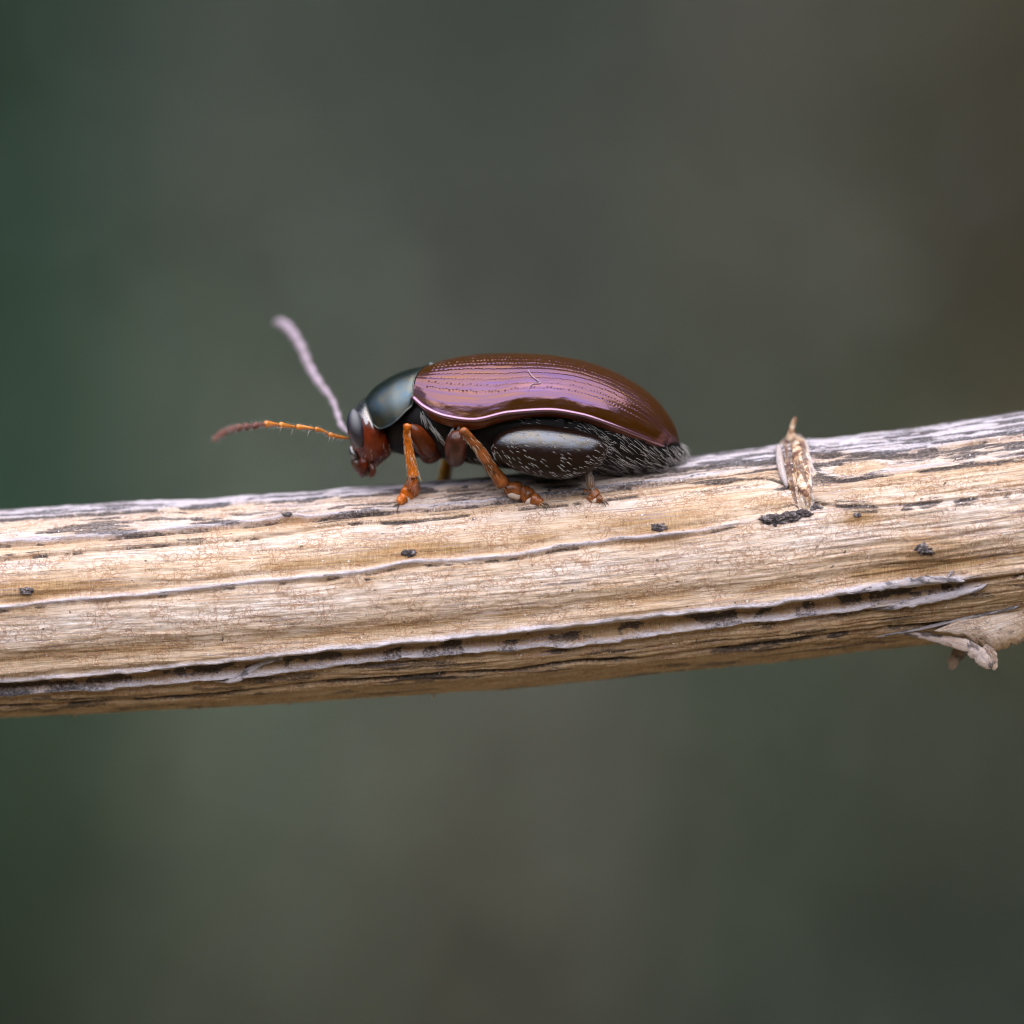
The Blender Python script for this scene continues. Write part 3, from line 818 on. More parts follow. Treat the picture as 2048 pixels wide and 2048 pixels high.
EL_T = [(0, 860, 731), (.06, 893, 719), (.15, 955, 709), (.25, 1017, 706), (.38, 1079, 708), (.50, 1142, 716), (.62, 1204, 733), (.74, 1262, 761), (.85, 1310, 796), (.93, 1340, 834), (.98, 1354, 862), (1, 1358, 884)]
EL_M = [(824, 793), (848, 814), (893, 833), (945, 840), (1020, 825), (1095, 820), (1160, 829), (1219, 848), (1275, 870), (1312, 885), (1333, 893), (1348, 893)]
EL_W = [1.02, 1.24, 1.42, 1.54, 1.62, 1.62, 1.56, 1.42, 1.18, .93, .66, .30]
EL_E = [(840, 806), (858, 834), (893, 851), (940, 860), (1012, 843), (1090, 833), (1158, 841), (1215, 860), (1268, 880), (1308, 893), (1332, 898), (1350, 895)]
for side in (-1, 1):
    ns, na = 560, 190
    g, s, a = shell(EL_T, EL_M, EL_W, [(0, -14), (.15, -4), (.4, 0), (1, 2)], ns, na, 2.35, side, -0.03)
    nrm = normals(g)
    if nrm[200, 100, 1] * side < 0:
        nrm = -nrm
    # rows of punctures along the wing case
    disp = np.zeros((ns, na))
    r2 = np.random.default_rng(5)
    for row in range(9):
        jr = na * (0.16 + 0.075 * row)
        i = 26.0
        while i < ns * 0.90:
            jj = jr + r2.normal(0, 0.8) + 6 * (i / ns) ** 2
            dep = r2.uniform(0.6, 1.2) * 0.018 * (1 - 0.5 * (i / ns))
            i0, i1 = int(max(0, i - 6)), int(min(ns, i + 7)); j0, j1 = int(max(0, jj - 6)), int(min(na, jj + 7))
            ii, jjg = np.meshgrid(np.arange(i0, i1), np.arange(j0, j1), indexing='ij')
            disp[i0:i1, j0:j1] -= dep * np.exp(-((ii - i) / 2.0) ** 2 - ((jjg - jj) / 1.7) ** 2)
            i += 6.5 + r2.uniform(-1.2, 1.2)
    disp += 0.012 * (fbm(s[:, None] * 7, a[None] * 5, 4) - 0.5)
    disp += 0.0012 * np.cos((a[None] / (np.pi / 2) - 0.16) / 0.075 * 2 * np.pi + np.pi) * sstep(0.1, 0.25, a[None] / 1.57) * (1 - sstep(0.8, 0.9, a[None] / 1.57))
    g = g + nrm * disp[..., None]
    uvg = np.stack([s[:, None] * np.ones(na)[None], (a / 1.5708)[None] * np.ones(ns)[:, None]], -1)
    if side < 0:
        near_shell = g.copy()
    el = link('elytron', grid_mesh('elytron', g, False, uvg, flip=(side > 0)), M_ELYTRA, beetle)
    # raised edge bead
    ge, _, _ = shell(EL_T, EL_M, EL_W, [(0, -14), (.15, -4), (.4, 0), (1, 2)], 160, 60, 2.35, side, -0.03)
    c = ge[:158, -1].copy(); c[:, 1] += side * 0.012
    link('margin', tube_mesh('margin', c, np.linspace(0.05, 0.038, 158) * round_profile(158, .01, .05), 12), M_MARGIN, el)
    # epipleuron: the turned-under strip below the bead
    sm_ = np.linspace(0, 1, 160); s0 = [r[0] for r in EL_T]
    ex, ez = pchip(s0, [p[0] for p in EL_E], sm_), pchip(s0, [p[1] for p in EL_E], sm_)
    v = np.linspace(0, 1, 14)
    top = ge[:, -1]
    yb = Y0 + side * (np.abs(top[:, 1] - Y0) - 0.16 * np.sin(np.pi * np.clip(sm_ * .9 + .08, 0, 1)))
    kb = (D + Y0 - np.abs(yb - Y0)) / D
    low = np.stack([(ex - 1024) / 100 * kb, yb, (1024 - ez) / 100 * kb], -1)
    ge2 = top[:, None] * (1 - v)[None, :, None] + low[:, None] * v[None, :, None]
    ge2[:, :, 1] += side * 0.035 * np.sin(np.pi * v)[None]
    link('epipleuron', grid_mesh('epipleuron', ge2, flip=(side > 0)), M_EPI, el)

link('scutellum', tube_mesh('scutellum', np.array([P(856, 734, Y0), P(862, 731, Y0), P(870, 729, Y0)]), np.array([.05, .075, .04]), 12), M_PRONOTUM, beetle)
PR_T = [(0, 862, 731), (.2, 838, 734), (.45, 800, 745), (.7, 768, 762), (.9, 745, 780), (1, 735, 794)]
PR_M = [(824, 811), (813, 821), (796, 838), (776, 852), (758, 857), (747, 849)]
PR_W = [1.03, 1.07, 1.06, .98, .86, .76]
pron = None
gl, s, a = shell(PR_T, PR_M, PR_W, [(0, -21), (.3, -12), (1, -7)], 90, 90, 2.4, -1)
gr, _, _ = shell(PR_T, PR_M, PR_W, [(0, -21), (.3, -12), (1, -7)], 90, 90, 2.4, 1)
g = np.concatenate([gl[:, ::-1], gr[:, 1:]], 1)
# roll the front edge in under the collar
inn = g[-1] + (g[-1].mean(0) - g[-1]) * 0.06 + np.array([0.03, 0, -0.01])
g = np.concatenate([g, inn[None]], 0)
pron = link('pronotum', grid_mesh('pronotum', g, flip=False), M_PRONOTUM, beetle)
for ed, r in ((gl[:, -1], .02), (gr[:, -1], .02)):
    link('margin', tube_mesh('margin', ed, np.full(len(ed), r), 10), M_PRONOTUM, pron)
link('collar', tube_mesh('collar', g[-2], np.full(g.shape[1], .014), 8), M_PRONOTUM, pron)
link('margin', tube_mesh('margin', g[0], np.full(g.shape[1], .018), 8), M_PRONOTUM, pron)

# thorax and abdomen
body_st = [(752, 805, 752, 896, .40, Y0), (790, 780, 788, 905, .80, Y0), (830, 772, 830, 915, 1.00, Y0), (870, 765, 870, 917, 1.12, Y0), (930, 760, 930, 925, 1.22, Y0),
           (1000, 755, 1000, 936, 1.28, Y0), (1100, 760, 1100, 946, 1.30, Y0), (1200, 778, 1200, 952, 1.26, Y0), (1260, 802, 1260, 953, 1.16, Y0), (1310, 848, 1310, 949, .86, Y0),
           (1345, 880, 1345, 939, .58, Y0), (1364, 890, 1364, 926, .36, Y0), (1371, 900, 1371, 914, .14, Y0)]
GB = loft(body_st, 150, 84, 2.15)
nb = normals(GB, True)
if nb[70, 63, 1] > 0 and GB[70, 63, 1] < Y0:
    nb = -nb
# overlapping belly segments
xb = GB[..., 0]
seg = np.zeros_like(xb)
for e_ in (1.05, 1.62, 2.15, 2.62, 3.02):
    tt = (xb - e_)
    seg += 0.05 * np.clip(1 - np.abs(tt) / 0.25, 0, 1) * (tt < 0)
GB = GB + nb * seg[..., None]
body = link('body', grid_mesh('body', GB, True, flip=True), M_BODY, beetle)

# head
head_st = [(742, 792, 786, 898, .62, Y0), (730, 796, 782, 908, .74, Y0), (715, 809, 775, 916, .78, Y0), (703, 826, 767, 922, .76, Y0), (697, 846, 760, 928, .68, Y0),
           (697, 866, 753, 933, .56, Y0), (701, 884, 745, 935, .45, Y0), (706, 898, 738, 934, .36, Y0), (711, 910, 731, 930, .24, Y0), (716, 917, 725, 924, .1, Y0)]
GH = loft(head_st, 260, 180, 2.25)
mh = grid_mesh('head', GH, True, flip=True)
mh.materials.append(M_HEAD); mh.materials.append(M_HEADTOP)
nf = len(mh.polygons)
ctr = np.zeros(nf * 3, np.float32); mh.polygons.foreach_get('center', ctr); ctr = ctr.reshape(-1, 3)
kk = (D + ctr[:, 1]) / D
cpx, cpy = ctr[:, 0] / kk * 100 + 1024, 1024 - ctr[:, 2] / kk * 100
lim = 846 + 0.5 * (cpx - 735) + 5 * np.sin(cpx * 0.5)
lim = np.where(cpx < 712, 876, lim)
mh.polygons.foreach_set('material_index', (cpy < lim).astype(np.int32))
head = link('head', mh, None, beetle)

def eye(side):
    nu, nv = 170, 170
    th = np.linspace(0.0, np.pi, nu)[:, None]; la = np.linspace(0, 2 * np.pi, nv, endpoint=False)[None]
    # local axes: long axis runs down the head, short axis across, bulge sideways
    lx = np.cos(th) * np.ones_like(la); ly = np.sin(th) * np.cos(la); lz = np.sin(th) * np.sin(la)
    a_, b_, c_ = 0.385, 0.185, 0.20
    # facets
    s1, s2 = np.arcsin(np.clip(lx, -1, 1)) * a_ / 0.021, np.arcsin(np.clip(ly, -1, 1)) * b_ / 0.021
    hexa = np.cos(2 * np.pi * s1 * 0.5) + np.cos(2 * np.pi * (s1 * 0.25 + s2 * 0.433)) + np.cos(2 * np.pi * (s1 * 0.25 - s2 * 0.433))
    rr = 1 + 0.008 * hexa
    p = np.stack([lx * a_, ly * b_, lz * c_], -1) * rr[..., None]
    ang = radians(-80)          # long axis direction in the picture plane
    ex = np.array([math.cos(ang), 0, math.sin(ang)]); ey = np.array([-math.sin(ang), 0, math.cos(ang)]); ez = np.array([0, -1.0, 0])
    tilt = radians(12)          # the eye looks forward as well as sideways
    Rz = np.array([[math.cos(tilt), math.sin(tilt), 0], [-math.sin(tilt), math.cos(tilt), 0], [0, 0, 1]])
    g = p[..., :1] * ex + p[..., 1:2] * ey + p[..., 2:] * ez
    g = g @ Rz.T
    c = P(713, 857, Y0 - 0.62)
    g = g + c
    if side > 0:
        g[..., 1] = 2 * Y0 - g[..., 1]
    return link('eye', grid_mesh('eye', g, True, flip=(side > 0)), M_EYE, head)
eye(-1); eye(1)
limb('clypeus', [(702, 893, Y0 - .2, 6), (707, 906, Y0 - .28, 8), (713, 917, Y0 - .26, 8)], M_HEADTOP, head, 24, 14)
limb('labrum', [(710, 910, Y0 - .16, 6), (713, 924, Y0 - .18, 11), (717, 936, Y0 - .18, 10), (722, 942, Y0 - .16, 5)], M_CLAW, head, 30, 16)
for sd in (-1, 1):
    limb('mandible', [(729, 914, Y0 + sd * .34, 9), (727, 928, Y0 + sd * .34, 11), (724, 940, Y0 + sd * .3, 9), (723, 948, Y0 + sd * .2, 6), (726, 954, Y0 + sd * .1, 3)], M_HEAD, head, 36, 16)
    limb('palp', [(741, 928, Y0 + sd * .36, 6), (746, 938, Y0 + sd * .4, 6), (745, 947, Y0 + sd * .4, 5), (740, 955, Y0 + sd * .38, 2.5)], M_DARKLEG, head, 30, 12)
    limb('inner_palp', [(735, 935, Y0 + sd * .24, 6), (735, 945, Y0 + sd * .24, 5), (731, 953, Y0 + sd * .22, 2.5)], M_CLAW, head, 24, 10)

# antennae: eleven segments each
def antenna(pts, mats, name='antenna', pale=False):
    q = np.array([[*P(p[0], p[1], p[2]), p[3] / 100] for p in pts])
    c = catmull(q, 221)
    an = empty(name, (0, 0, 0), beetle)
    bounds = np.array([0, .13, .20, .29, .38, .47, .56, .64, .72, .80, .88, 1.0])
    for k in range(11):
        i0, i1 = int(bounds[k] * 220), int(bounds[k + 1] * 220)
        cc = catmull(c[np.linspace(i0, i1, 5).astype(int)], 18)
        t = np.linspace(0, 1, 18)
        prof = 0.46 + 0.74 * t ** 1.2
        if k == 10:
            prof = 1.0 - 0.45 * t
        r = cc[:, 3] * prof * round_profile(18, 0.1, 0.14) + 1e-4
        link('antenna_segment', tube_mesh('antenna_segment', cc[:, :3], r, 12), mats[0] if k < 3 else (mats[1] if k < 5 else mats[2]), an)
    # bristles at the joints
    idx = rng.integers(8, 215, 260)
    d = c[np.minimum(idx + 3, 220), :3] - c[idx, :3]
    d /= np.linalg.norm(d, axis=1)[:, None]
    rad = rng.normal(size=(260, 3)); rad -= d * (rad * d).sum(1)[:, None]; rad /= np.linalg.norm(rad, axis=1)[:, None]
    h = link('hair', hair_mesh('hair', c[idx, :3] + rad * c[idx, 3:4] * 0.8, d * 0.8 + rad * 0.55, rng.uniform(0.05, 0.12, 260), 0.0045, (0, 0, 0)), M_HAIR, an)
    h['kind'] = 'stuff'
    return an, c
near_a, cn = antenna([(699, 877, Y0 - .42, 4.5), (664, 871, Y0 - .75, 5), (646, 862, Y0 - .9, 4.5), (620, 856, Y0 - 1.05, 5), (585, 853, Y0 - 1.2, 5.5), (541, 848, Y0 - 1.6, 6.5), (514, 851, Y0 - 2.0, 6.5),
                      (488, 854, Y0 - 2.5, 7), (467, 858, Y0 - 3.0, 7), (446, 866, Y0 - 3.5, 7), (426, 881, Y0 - 4.0, 6.5)], (M_ANT_A, M_ANT_A, M_ANT_D))
ns_ = [(668, 872, 10), (660, 872, 12), (619, 858, 14), (586, 856, 14), (563, 852, 13), (549, 851, 9)]
rt = np.array([P(x, y + 2, Y0 - 1.0 - (699 - x) / 260) for x, y, _ in ns_])
h = link('bristle', hair_mesh('bristle', rt, np.array([(-0.35, -0.2, -1.0)] * len(ns_)), np.array([l for *_, l in ns_]) / 100, 0.008, (0, 0, 0)), M_HAIR, near_a)
h['kind'] = 'stuff'
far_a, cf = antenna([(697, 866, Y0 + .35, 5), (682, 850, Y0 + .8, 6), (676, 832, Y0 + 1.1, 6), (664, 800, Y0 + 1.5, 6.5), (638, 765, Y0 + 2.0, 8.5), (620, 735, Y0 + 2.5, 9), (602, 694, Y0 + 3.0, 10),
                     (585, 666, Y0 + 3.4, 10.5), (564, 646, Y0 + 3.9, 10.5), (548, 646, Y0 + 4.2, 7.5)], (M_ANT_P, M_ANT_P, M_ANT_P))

# legs
def scatter(G, n, accept, wrap=True, seed=1):
    """random surface points and normals of a lofted body part that pass the test"""
    r = np.random.default_rng(seed)
    N = normals(G, wrap)
    c = G.reshape(-1, 3).mean(0)
    if ((G - c) * N).sum() < 0:
        N = -N
    pts, nms = [], []
    guard = 0
    while len(pts) < n and guard < n * 60:
        guard += 1
        i, j = r.integers(1, G.shape[0] - 1), r.integers(0, G.shape[1] - 1)
        p = G[i, j] + (G[i, (j + 1) % G.shape[1]] - G[i, j]) * r.random()
        if accept(p, N[i, j]):
            pts.append(p); nms.append(N[i, j])
    return np.array(pts), np.array(nms)

def pxy(p):
    k = (D + p[1]) / D
    return p[0] / k * 100 + 1024, 1024 - p[2] / k * 100

def add_hair(name, G, n, accept, direc, length, radius, mat, parent, lift=0.3, jitter=0.15, bend=(0, 0, -.2), seed=1, wrap=True):
    p, nm = scatter(G, n, accept, wrap, seed)
    r = np.random.default_rng(seed + 50)
    d = np.array(direc, float)[None] + r.normal(0, jitter, (len(p), 3))
    d = d - nm * (d * nm).sum(1)[:, None]
    d /= np.linalg.norm(d, axis=1)[:, None] + 1e-9
    d = d + nm * lift
    o = link(name, hair_mesh(name, p, d, r.uniform(length[0], length[1], len(p)), radius * r.uniform(.7, 1.2, len(p)), bend), mat, parent)
    o['kind'] = 'stuff'
    return o

def tarsus(leg, foot, mat, seed, size=1.0, pads=(0, 1)):
    """foot: list of points (3D, radius) from ankle to claw base; lobes, pads, claws and bristles"""
    q = np.array([[*p, r * 1.35] for p, r in foot])
    n = len(q) - 1
    for k in range(n):
        a_, b_ = q[k], q[k + 1]
        c = catmull(np.array([a_, (a_ + b_) / 2, b_]), 18)
        t = np.linspace(0, 1, 18)
        c[:, 3] *= 0.84 + 0.32 * t
        link('tarsus_segment', tube_mesh('tarsus_segment', c[:, :3], c[:, 3] * round_profile(18, .12, .2) + 1e-4, 14, 0.75, 0.18, seed + k), mat, leg)
        if k in pads:
            cp = c[3:].copy(); cp[:, :3] += np.array([0.0, -0.02 * size, -0.5 * cp[:, 3].max()])
            link('tarsal_pad', tube_mesh('tarsal_pad', cp[:, :3], cp[:, 3] * 0.55 * round_profile(15, .3, .3) + 1e-4, 12), M_PAD, leg)
    tip = q[-1, :3]; d = q[-1, :3] - q[-2, :3]; d /= np.linalg.norm(d)
    sd = np.cross(d, np.array([0, -0.5, 0.85])); sd /= np.linalg.norm(sd)
    for s_ in (-1, 1):
        c = catmull(np.array([[*tip, .02 * size], [*(tip + d * .07 * size + sd * s_ * .04 * size), .015 * size], [*(tip + d * .13 * size + sd * s_ * .055 * size + np.array([0, 0, -.05 * size])), .006 * size]]), 14)
        link('claw', tube_mesh('claw', c[:, :3], c[:, 3], 8), M_CLAW, leg)
    m = 80
    r = np.random.default_rng(seed)
    i = r.integers(0, n, m); t = r.random((m, 1))
    base = q[i, :3] * (1 - t) + q[i + 1, :3] * t
    rad = r.normal(size=(m, 3)); rad /= np.linalg.norm(rad, axis=1)[:, None]
    h = link('bristle', hair_mesh('bristle', base + rad * 0.05 * size, d[None] * 1.0 + rad * 0.5, r.uniform(.08, .18, m) * size, 0.006, (0, 0, -.1)), M_HAIRD, leg)
    h['kind'] = 'stuff'

def tibia_hairs(leg, pts, n, seed, mat=M_HAIRD, length=(.08, .19)):
    q = np.array([[*P(p[0], p[1], p[2]), p[3] / 100] for p in pts])
    c = catmull(q, 100)
    r = np.random.default_rng(seed)
    i = (r.random(n) ** 0.7 * 96).astype(int)
    d = c[np.minimum(i + 3, 99), :3] - c[i, :3]; d /= np.linalg.norm(d, axis=1)[:, None]
    rad = r.normal(size=(n, 3)); rad -= d * (rad * d).sum(1)[:, None]; rad /= np.linalg.norm(rad, axis=1)[:, None]
    h = link('hair', hair_mesh('hair', c[i, :3] + rad * c[i, 3:4] * .85, d + rad * .28, r.uniform(*length, n), 0.0065, (0, 0, -.05)), mat, leg)
    h['kind'] = 'stuff'

def mir(pts, dy=0.0):
    return [(p[0], p[1], 2 * Y0 - p[2] + dy, p[3]) for p in pts]

def leg_front(far=False):
    lg = empty('leg', (0, 0, 0), beetle)
    if not far:
        f = [(862, 902, Y0 - .55, 20), (848, 888, Y0 - .9, 22), (832, 866, Y0 - 1.15, 17), (819, 850, Y0 - 1.3, 10)]
        tb = [(815, 846, Y0 - 1.32, 9), (814, 864, Y0 - 1.3, 7.5), (818, 900, Y0 - 1.25, 9), (824, 935, Y0 - 1.2, 10.5), (828, 956, Y0 - 1.18, 12)]
        ft = [(P(827, 958, Y0 - 1.16), .085), (on_stem(824, 984, .12), .15), (on_stem(809, 1001, .07), .115), (on_stem(797, 1012, .05), .05)]
        mt = M_AMBER
    else:
        f = [(862, 902, Y0 + .55, 20), (872, 888, Y0 + .9, 20), (884, 876, Y0 + 1.1, 16), (894, 872, Y0 + 1.2, 10)]
        e_ = on_stem_y(880, Y0 + 1.35, .08); ex, ey = pxy(e_)
        tb = [(897, 872, Y0 + 1.2, 9), (896, 900, Y0 + 1.25, 10), (893, 930, Y0 + 1.3, 12), (885, ey, Y0 + 1.35, 13)]
        ft = [(e_, .08), (on_stem_y(872, Y0 + 1.42, .07), .1), (on_stem_y(855, Y0 + 1.45, .06), .08), (on_stem_y(842, Y0 + 1.45, .05), .05)]
        mt = M_AMBER_LIT
    limb('femur', f, M_DARKRED, lg, 40, 20, a=.15, b=.2)
    limb('tibia', tb, mt, lg, 50, 18, a=.06, b=.05, rough=.16, seed=2)
    limb('coxa', [(872, 898, Y0 + (1 if far else -1) * .35, 20), (858, 908, Y0 + (1 if far else -1) * .55, 20), (848, 908, Y0 + (1 if far else -1) * .7, 12)], M_DARKLEG, lg, 24, 16, a=.25, b=.25)
    tarsus(lg, ft, M_AMBER, 3, pads=(1,))
    tibia_hairs(lg, tb, 130, 4 + far)
    return lg

def leg_mid(far=False):
    lg = empty('leg', (0, 0, 0), beetle)
    sg = 1 if far else -1
    f = [(912, 922, Y0 + sg * .75, 17), (911, 905, Y0 + sg * 1.15, 21.5), (914, 880, Y0 + sg * 1.4, 21), (921, 862, Y0 + sg * 1.52, 13)]
    if not far:
        tb = [(921, 857, Y0 - 1.56, 9), (936, 872, Y0 - 1.5, 9), (962, 905, Y0 - 1.35, 10), (990, 945, Y0 - 1.15, 12), (1007, 971, Y0 - .98, 16)]
        ft = [(P(1008, 975, Y0 - .97), .10), (on_stem(1042, 990, .09), .13), (on_stem(1064, 1002, .08), .115), (on_stem(1086, 1012, .05), .045)]
    else:
        e_ = on_stem_y(1000, Y0 + 1.5, .08); ex, ey = pxy(e_)
        tb = [(921, 857, Y0 + 1.56, 9), (945, 880, Y0 + 1.55, 9), (975, (880 + ey) / 2, Y0 + 1.5, 11), (1000, ey, Y0 + 1.5, 13)]
        ft = [(e_, .08), (on_stem_y(1025, Y0 + 1.5, .07), .1), (on_stem_y(1045, Y0 + 1.52, .06), .08), (on_stem_y(1062, Y0 + 1.55, .05), .04)]
    limb('femur', f, M_DARKLEG, lg, 40, 22, a=.2, b=.2)
    limb('tibia', tb, M_RUST, lg, 60, 18, a=.05, b=.04, rough=.18, seed=3)
    tarsus(lg, ft, M_RUST, 13, 1.0)
    tibia_hairs(lg, tb, 190, 14 + far)
    tibia_hairs(lg, f, 170, 24 + far, M_HAIR, (.06, .11))
    return lg

_fx = np.array([983, 992, 1017, 1064, 1110, 1157, 1197, 1214.0])
_ft = np.array([893, 872.5, 857, 846.5, 848.5, 862, 882, 903.0]); _fb = np.array([895, 916, 938, 954, 957, 942, 922, 904.0])
FEM = []
for _q in np.concatenate([[0.0, .006, .02, .045, .08], np.linspace(.13, .87, 10), [.92, .955, .98, .994, 1.0]]):
    _x = 983 + 231 * _q
    _e = math.sqrt(max(0.0, 1 - (2 * _q - 1) ** 2)) ** 0.9
    _c = 893.5 + 10 * _q + 6 * math.sin(math.pi * _q) - 3 * math.sin(2 * math.pi * _q)
    FEM.append((_x + 2, _c - 54 * _e, _x - 2, _c + 52 * _e, 0.43 * _e + 0.005))
def leg_hind(far=False):
    lg = empty('leg', (0, 0, 0), beetle)
    sg = 1 if far else -1
    st = [(*r, Y0 + sg * 1.30) for r in FEM]
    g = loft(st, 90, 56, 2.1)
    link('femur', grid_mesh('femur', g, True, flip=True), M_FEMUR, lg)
    add_hair('hair', g, 170, lambda p, n: n[1] * sg > 0.1 and n[2] < 0.55, (0.9, 0, -0.35), (.07, .12), .0046, M_HAIR, lg, .22, .12, (0, 0, -.12), 31)
    tb = [(1204, 908, Y0 + sg * 1.2, 9), (1188, 922, Y0 + sg * 1.15, 8), (1177, 938, Y0 + sg * 1.12, 6.5), (1179, 958, Y0 + sg * 1.1, 7), (1182, 978, Y0 + sg * 1.05, 10.5)]
    if not far:
        e_ = P(1183, 978, Y0 - 1.05)
        ft = [(e_, .075), (on_stem(1181, 994, .09), .125), (on_stem(1194, 1001, .06), .085), (on_stem(1205, 1006, .05), .035)]
    else:
        e_ = on_stem_y(1185, Y0 + 1.3, .08); ex, ey = pxy(e_)
        tb = [(1204, 908, Y0 + 1.2, 9), (1192, 918, Y0 + 1.22, 9), (1185, min(ey, 940), Y0 + 1.3, 10)]
        ft = [(e_, .07), (on_stem_y(1196, Y0 + 1.32, .06), .08), (on_stem_y(1206, Y0 + 1.34, .05), .06), (on_stem_y(1216, Y0 + 1.35, .05), .035)]
    limb('tibia', tb, M_SHIN, lg, 46, 16, a=.08, b=.05, rough=.15, seed=4)
    tarsus(lg, ft, M_RUST, 23, .85)
    tibia_hairs(lg, tb, 170, 34 + far, M_HAIR, (.07, .17))
    return lg
for far in (False, True):
    leg_front(far); leg_mid(far); leg_hind(far)

# hair on the body
def region(x0, x1, fn_lo, fn_hi):
    def ok(p, n):
        x, y = pxy(p)
        return x0 < x < x1 and fn_lo(x) < y < fn_hi(x) and n[1] < 0.35
    return ok
mar = lambda x: np.interp(x, [p[0] for p in EL_E], [p[1] for p in EL_E]) - 6
add_hair('hair', GB, 420, region(1150, 1366, mar, lambda x: 990), (0.85, 0, -0.5), (.14, .28), .0050, M_HAIR, body, .10, .07, (0.05, 0, -.25), 61)
add_hair('hair', GB, 130, region(1030, 1260, mar, lambda x: 905), (1.0, 0, -0.25), (.07, .13), .0065, M_HAIR, body, .15, .12, (0, 0, -.1), 62)
add_hair('hair', GB, 170, lambda p, n: (abs(pxy(p)[1] - (824 + (pxy(p)[0] - 840) * 1.25)) < 9 and 838 < pxy(p)[0] < 900 and p[1] < Y0), (0.5, 0, -0.85), (.12, .22), .0075, M_HAIR, body, .15, .12, (0, 0, -.1), 63)
add_hair('hair', GB, 30, lambda p, n: pxy(p)[0] > 1354, (0.75, -0.1, -0.35), (.12, .26), .007, M_HAIR, body, .5, .15, (0, 0, -.45), 64)
add_hair('hair', GB, 90, lambda p, n: 880 < pxy(p)[0] < 1010 and pxy(p)[1] > 905 and n[1] < 0, (0.6, 0, -0.8), (.1, .22), .006, M_HAIR, body, .25, .2, (0, 0, -.1), 65)
add_hair('hair', GH, 60, lambda p, n: pxy(p)[1] > 885 and p[1] < Y0 + .1, (-0.2, 0, -1.0), (.05, .12), .004, M_HAIRD, head, .5, .25, (0, 0, -.1), 66)
add_hair('hair', GH, 26, lambda p, n: pxy(p)[1] > 922 and pxy(p)[0] < 742, (-0.5, 0, -1.0), (.12, .2), .006, M_HAIR, head, .3, .3, (0, 0, -.1), 67)

# a scrap of lint on the wing case
_k = (D + near_shell[..., 1]) / D
_sx, _sy = near_shell[..., 0] / _k * 100 + 1024, 1024 - near_shell[..., 2] / _k * 100
lp = []
for q_, (x, y) in enumerate(((1056, 740), (1060, 748), (1066, 755), (1075, 762), (1081, 766), (1076, 768), (1066, 769), (1059, 775), (1057, 782))):
    i, j = np.unravel_index(np.argmin((_sx - x) ** 2 + (_sy - y) ** 2), _sx.shape)
    lp.append(near_shell[i, j] + np.array([0, -0.018, 0.014]))
c = catmull(np.array(lp), 60)
lint = link('lint_fibre', tube_mesh('lint_fibre', c, np.full(60, 0.008) * round_profile(60, .1, .1), 6), plain('lint', (0.40, 0.28, 0.34), 0.6), None)
lint['label'] = 'tiny curled pale pink lint fibre lying on the bronze wing case'
lint['category'] = 'lint'

# ------------------------------------------------------------------ ground and the vegetation far behind
def ground_material():
    m, nt, pb, out = new_mat('dry litter')
    tc = nd(nt, 'ShaderNodeTexCoord')
    n = noise(nt, tc.outputs['Object'], 0.03, 6, 0.65)
    nt.links.new(ramp(nt, n, [(0.3, (0.07, 0.06, 0.03)), (0.5, (0.15, 0.12, 0.065)), (0.7, (0.22, 0.17, 0.10))]), pb.inputs['Base Color'])
    pb.inputs['Roughness'].default_value = 0.9
    return m
def leaf_material():
    m, nt, pb, out = new_mat('leaf')
    at = nd(nt, 'ShaderNodeAttribute', attribute_name='tint')
    tc = nd(nt, 'ShaderNodeTexCoord')
    n = noise(nt, tc.outputs['Object'], 0.6, 3)
    nt.links.new(mix(nt, 1.0, at.outputs['Color'], ramp(nt, n, [(0.3, 0.75), (0.7, 1.2)]), 'MULTIPLY'), pb.inputs['Base Color'])
    pb.inputs['Roughness'].default_value = 0.7
    pb.inputs['Specular IOR Level'].default_value = 0.2
    return m
GZ = -170.0
gx = np.concatenate([-np.geomspace(20000, 60, 20), np.linspace(-50, 50, 11), np.geomspace(60, 20000, 20)])
GX, GY = np.meshgrid(gx, gx, indexing='ij')
GG = np.stack([GX, GY, GZ + 6 * (fbm(GX / 60 + 500, GY / 60 + 500, 2) - 0.5)], -1)
ground = link('ground', grid_mesh('ground', GG, flip=False), ground_material(), None)
ground['kind'] = 'structure'; ground['category'] = 'ground'
ground['label'] = 'pale dry grass and leaf litter far below the stem'

def srgb(c):
    c = np.asarray(c, float) / 255
    return np.where(c < 0.04045, c / 12.92, ((c + 0.055) / 1.055) ** 2.4)
# tint of the plants growing at each spot (5 columns x 5 rows over the part in view)
TINT = np.array([
 [(34, 54, 42), (66, 72, 66), (58, 64, 58), (72, 70, 64), (64, 60, 48)],
 [(38, 60, 46), (76, 82, 74), (72, 74, 70), (76, 76, 67), (58, 52, 39)],
 [(46, 70, 56), (84, 92, 82), (84, 84, 80), (70, 76, 66), (76, 72, 52)],
 [(46, 62, 46), (86, 92, 80), (90, 88, 80), (66, 72, 60), (62, 66, 56)],
 [(38, 48, 36), (70, 72, 62), (72, 70, 62), (60, 66, 58), (50, 58, 50)]], float)
TL = srgb(TINT)
TL = (TL * 0.82 + TL.mean(-1, keepdims=True) * 0.18) * np.array([1.02, 1.06, 0.92])
GAIN = 1.42
def tint_at(u, v):
    """u, v in 0..1 across / down the view; beyond it the nearest plants go on"""
    u = np.clip(u, 0, 1) * 4; v = np.clip(v, 0, 1) * 4
    i, j = np.minimum(u.astype(int), 3), np.minimum(v.astype(int), 3)
    f, g_ = (u - i)[:, None], (v - j)[:, None]
    f = f * f * (3 - 2 * f); g_ = g_ * g_ * (3 - 2 * g_)
    return (TL[j, i] * (1 - f) + TL[j, i + 1] * f) * (1 - g_) + (TL[j + 1, i] * (1 - f) + TL[j + 1, i + 1] * f) * g_

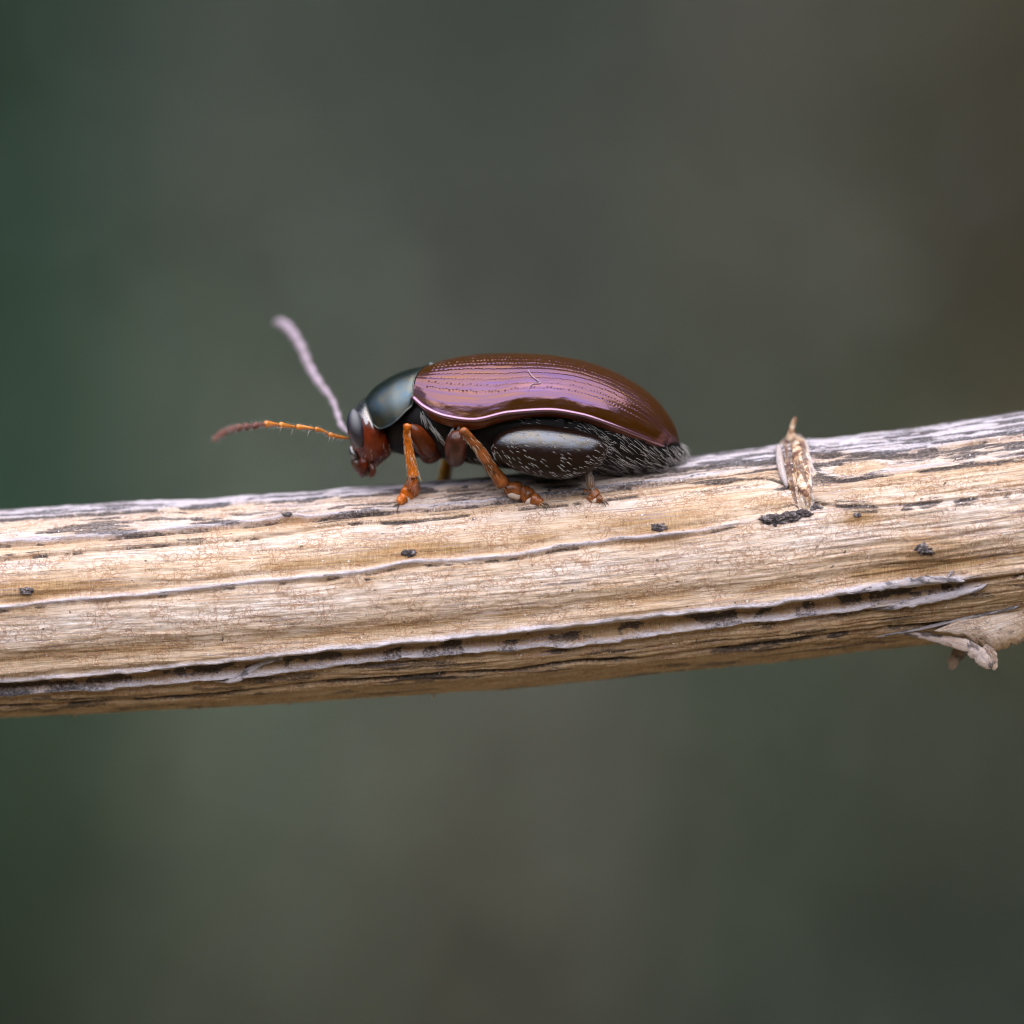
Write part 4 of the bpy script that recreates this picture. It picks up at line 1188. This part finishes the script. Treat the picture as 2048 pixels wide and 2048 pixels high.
def leaves(name, n, xr_, yr_, zr_, size, seed, label):
    r = np.random.default_rng(seed)
    if isinstance(xr_, list):            # several strips of ground
        c = np.concatenate([np.stack([r.uniform(*bx, n // len(xr_)), r.uniform(*by, n // len(xr_)), r.uniform(*bz, n // len(xr_))], 1) for bx, by, bz in zip(xr_, yr_, zr_)])
        n = len(c)
    else:
        c = np.stack([r.uniform(*xr_, n), r.uniform(*yr_, n), r.uniform(*zr_, n)], 1)
    L = r.uniform(0.6, 1.4, n) * size; Wd = L * r.uniform(.16, .34, n)
    ax = np.stack([r.normal(0, .45, n), r.normal(0, .35, n), r.choice([-1, 1], n) * np.abs(r.normal(1, .3, n))], 1)
    ax /= np.linalg.norm(ax, axis=1)[:, None]
    sd = np.cross(ax, r.normal(size=(n, 3)) * 0.6 + np.array([0, -1.0, .35])); sd /= np.linalg.norm(sd, axis=1)[:, None]
    up = np.cross(sd, ax)
    prof = [(-.5, 0.1), (-.05, 1.0), (.5, .08)]
    V = []
    for t_, w_ in prof:
        mid = c + ax * (L * t_)[:, None] - up * (L * .18 * (t_ * 2) ** 2)[:, None]
        for e_ in (-1, 1):
            V.append(mid + sd * (Wd * w_ * .5 * e_)[:, None])
    V = np.stack(V, 1).reshape(-1, 3)
    f = np.array([(0, 1, 3, 2), (2, 3, 5, 4)])
    F = (f[None] + (np.arange(n) * 6)[:, None, None]).reshape(-1, 4)
    k = (D + c[:, 1]) / D * 10.24
    tint = tint_at((c[:, 0] / k + 1) / 2, (1 - c[:, 2] / k) / 2) * r.uniform(.8, 1.2, (n, 1)) * (1 + r.normal(0, .06, (n, 3)))
    tint = np.clip(tint * GAIN, 0.003, 0.6)
    col = np.concatenate([np.repeat(tint, 6, 0), np.ones((n * 6, 1))], 1)
    o = link(name, raw_mesh(name, V, F, True, None, {'tint': col}), M_LEAF, None)
    o['kind'] = 'stuff'; o['label'] = label; o['category'] = 'vegetation'
    return o
M_LEAF = leaf_material()
leaves('undergrowth', 100000, (-100, 100), (310, 450), (-100, 100), 3.6, 1, 'out-of-focus grey-green and brown undergrowth far behind the stem')
leaves('hedge', 16000, (-900, 900), (440, 640), (GZ, 780), 50.0, 2, 'tall dense blurred green hedge closing the view behind the undergrowth')
# unseen leaf strips added round the camera to darken reflections in the shell
leaves('unseen_thicket', 18000, [(-900, -640), (600, 900), (-900, 900)], [(-900, 400), (-700, 400), (-1100, -760)], [(GZ, 250), (GZ, 560), (GZ, 250)], 60.0, 3, 'unseen dark green leaf mass added round the camera to darken shell reflections')
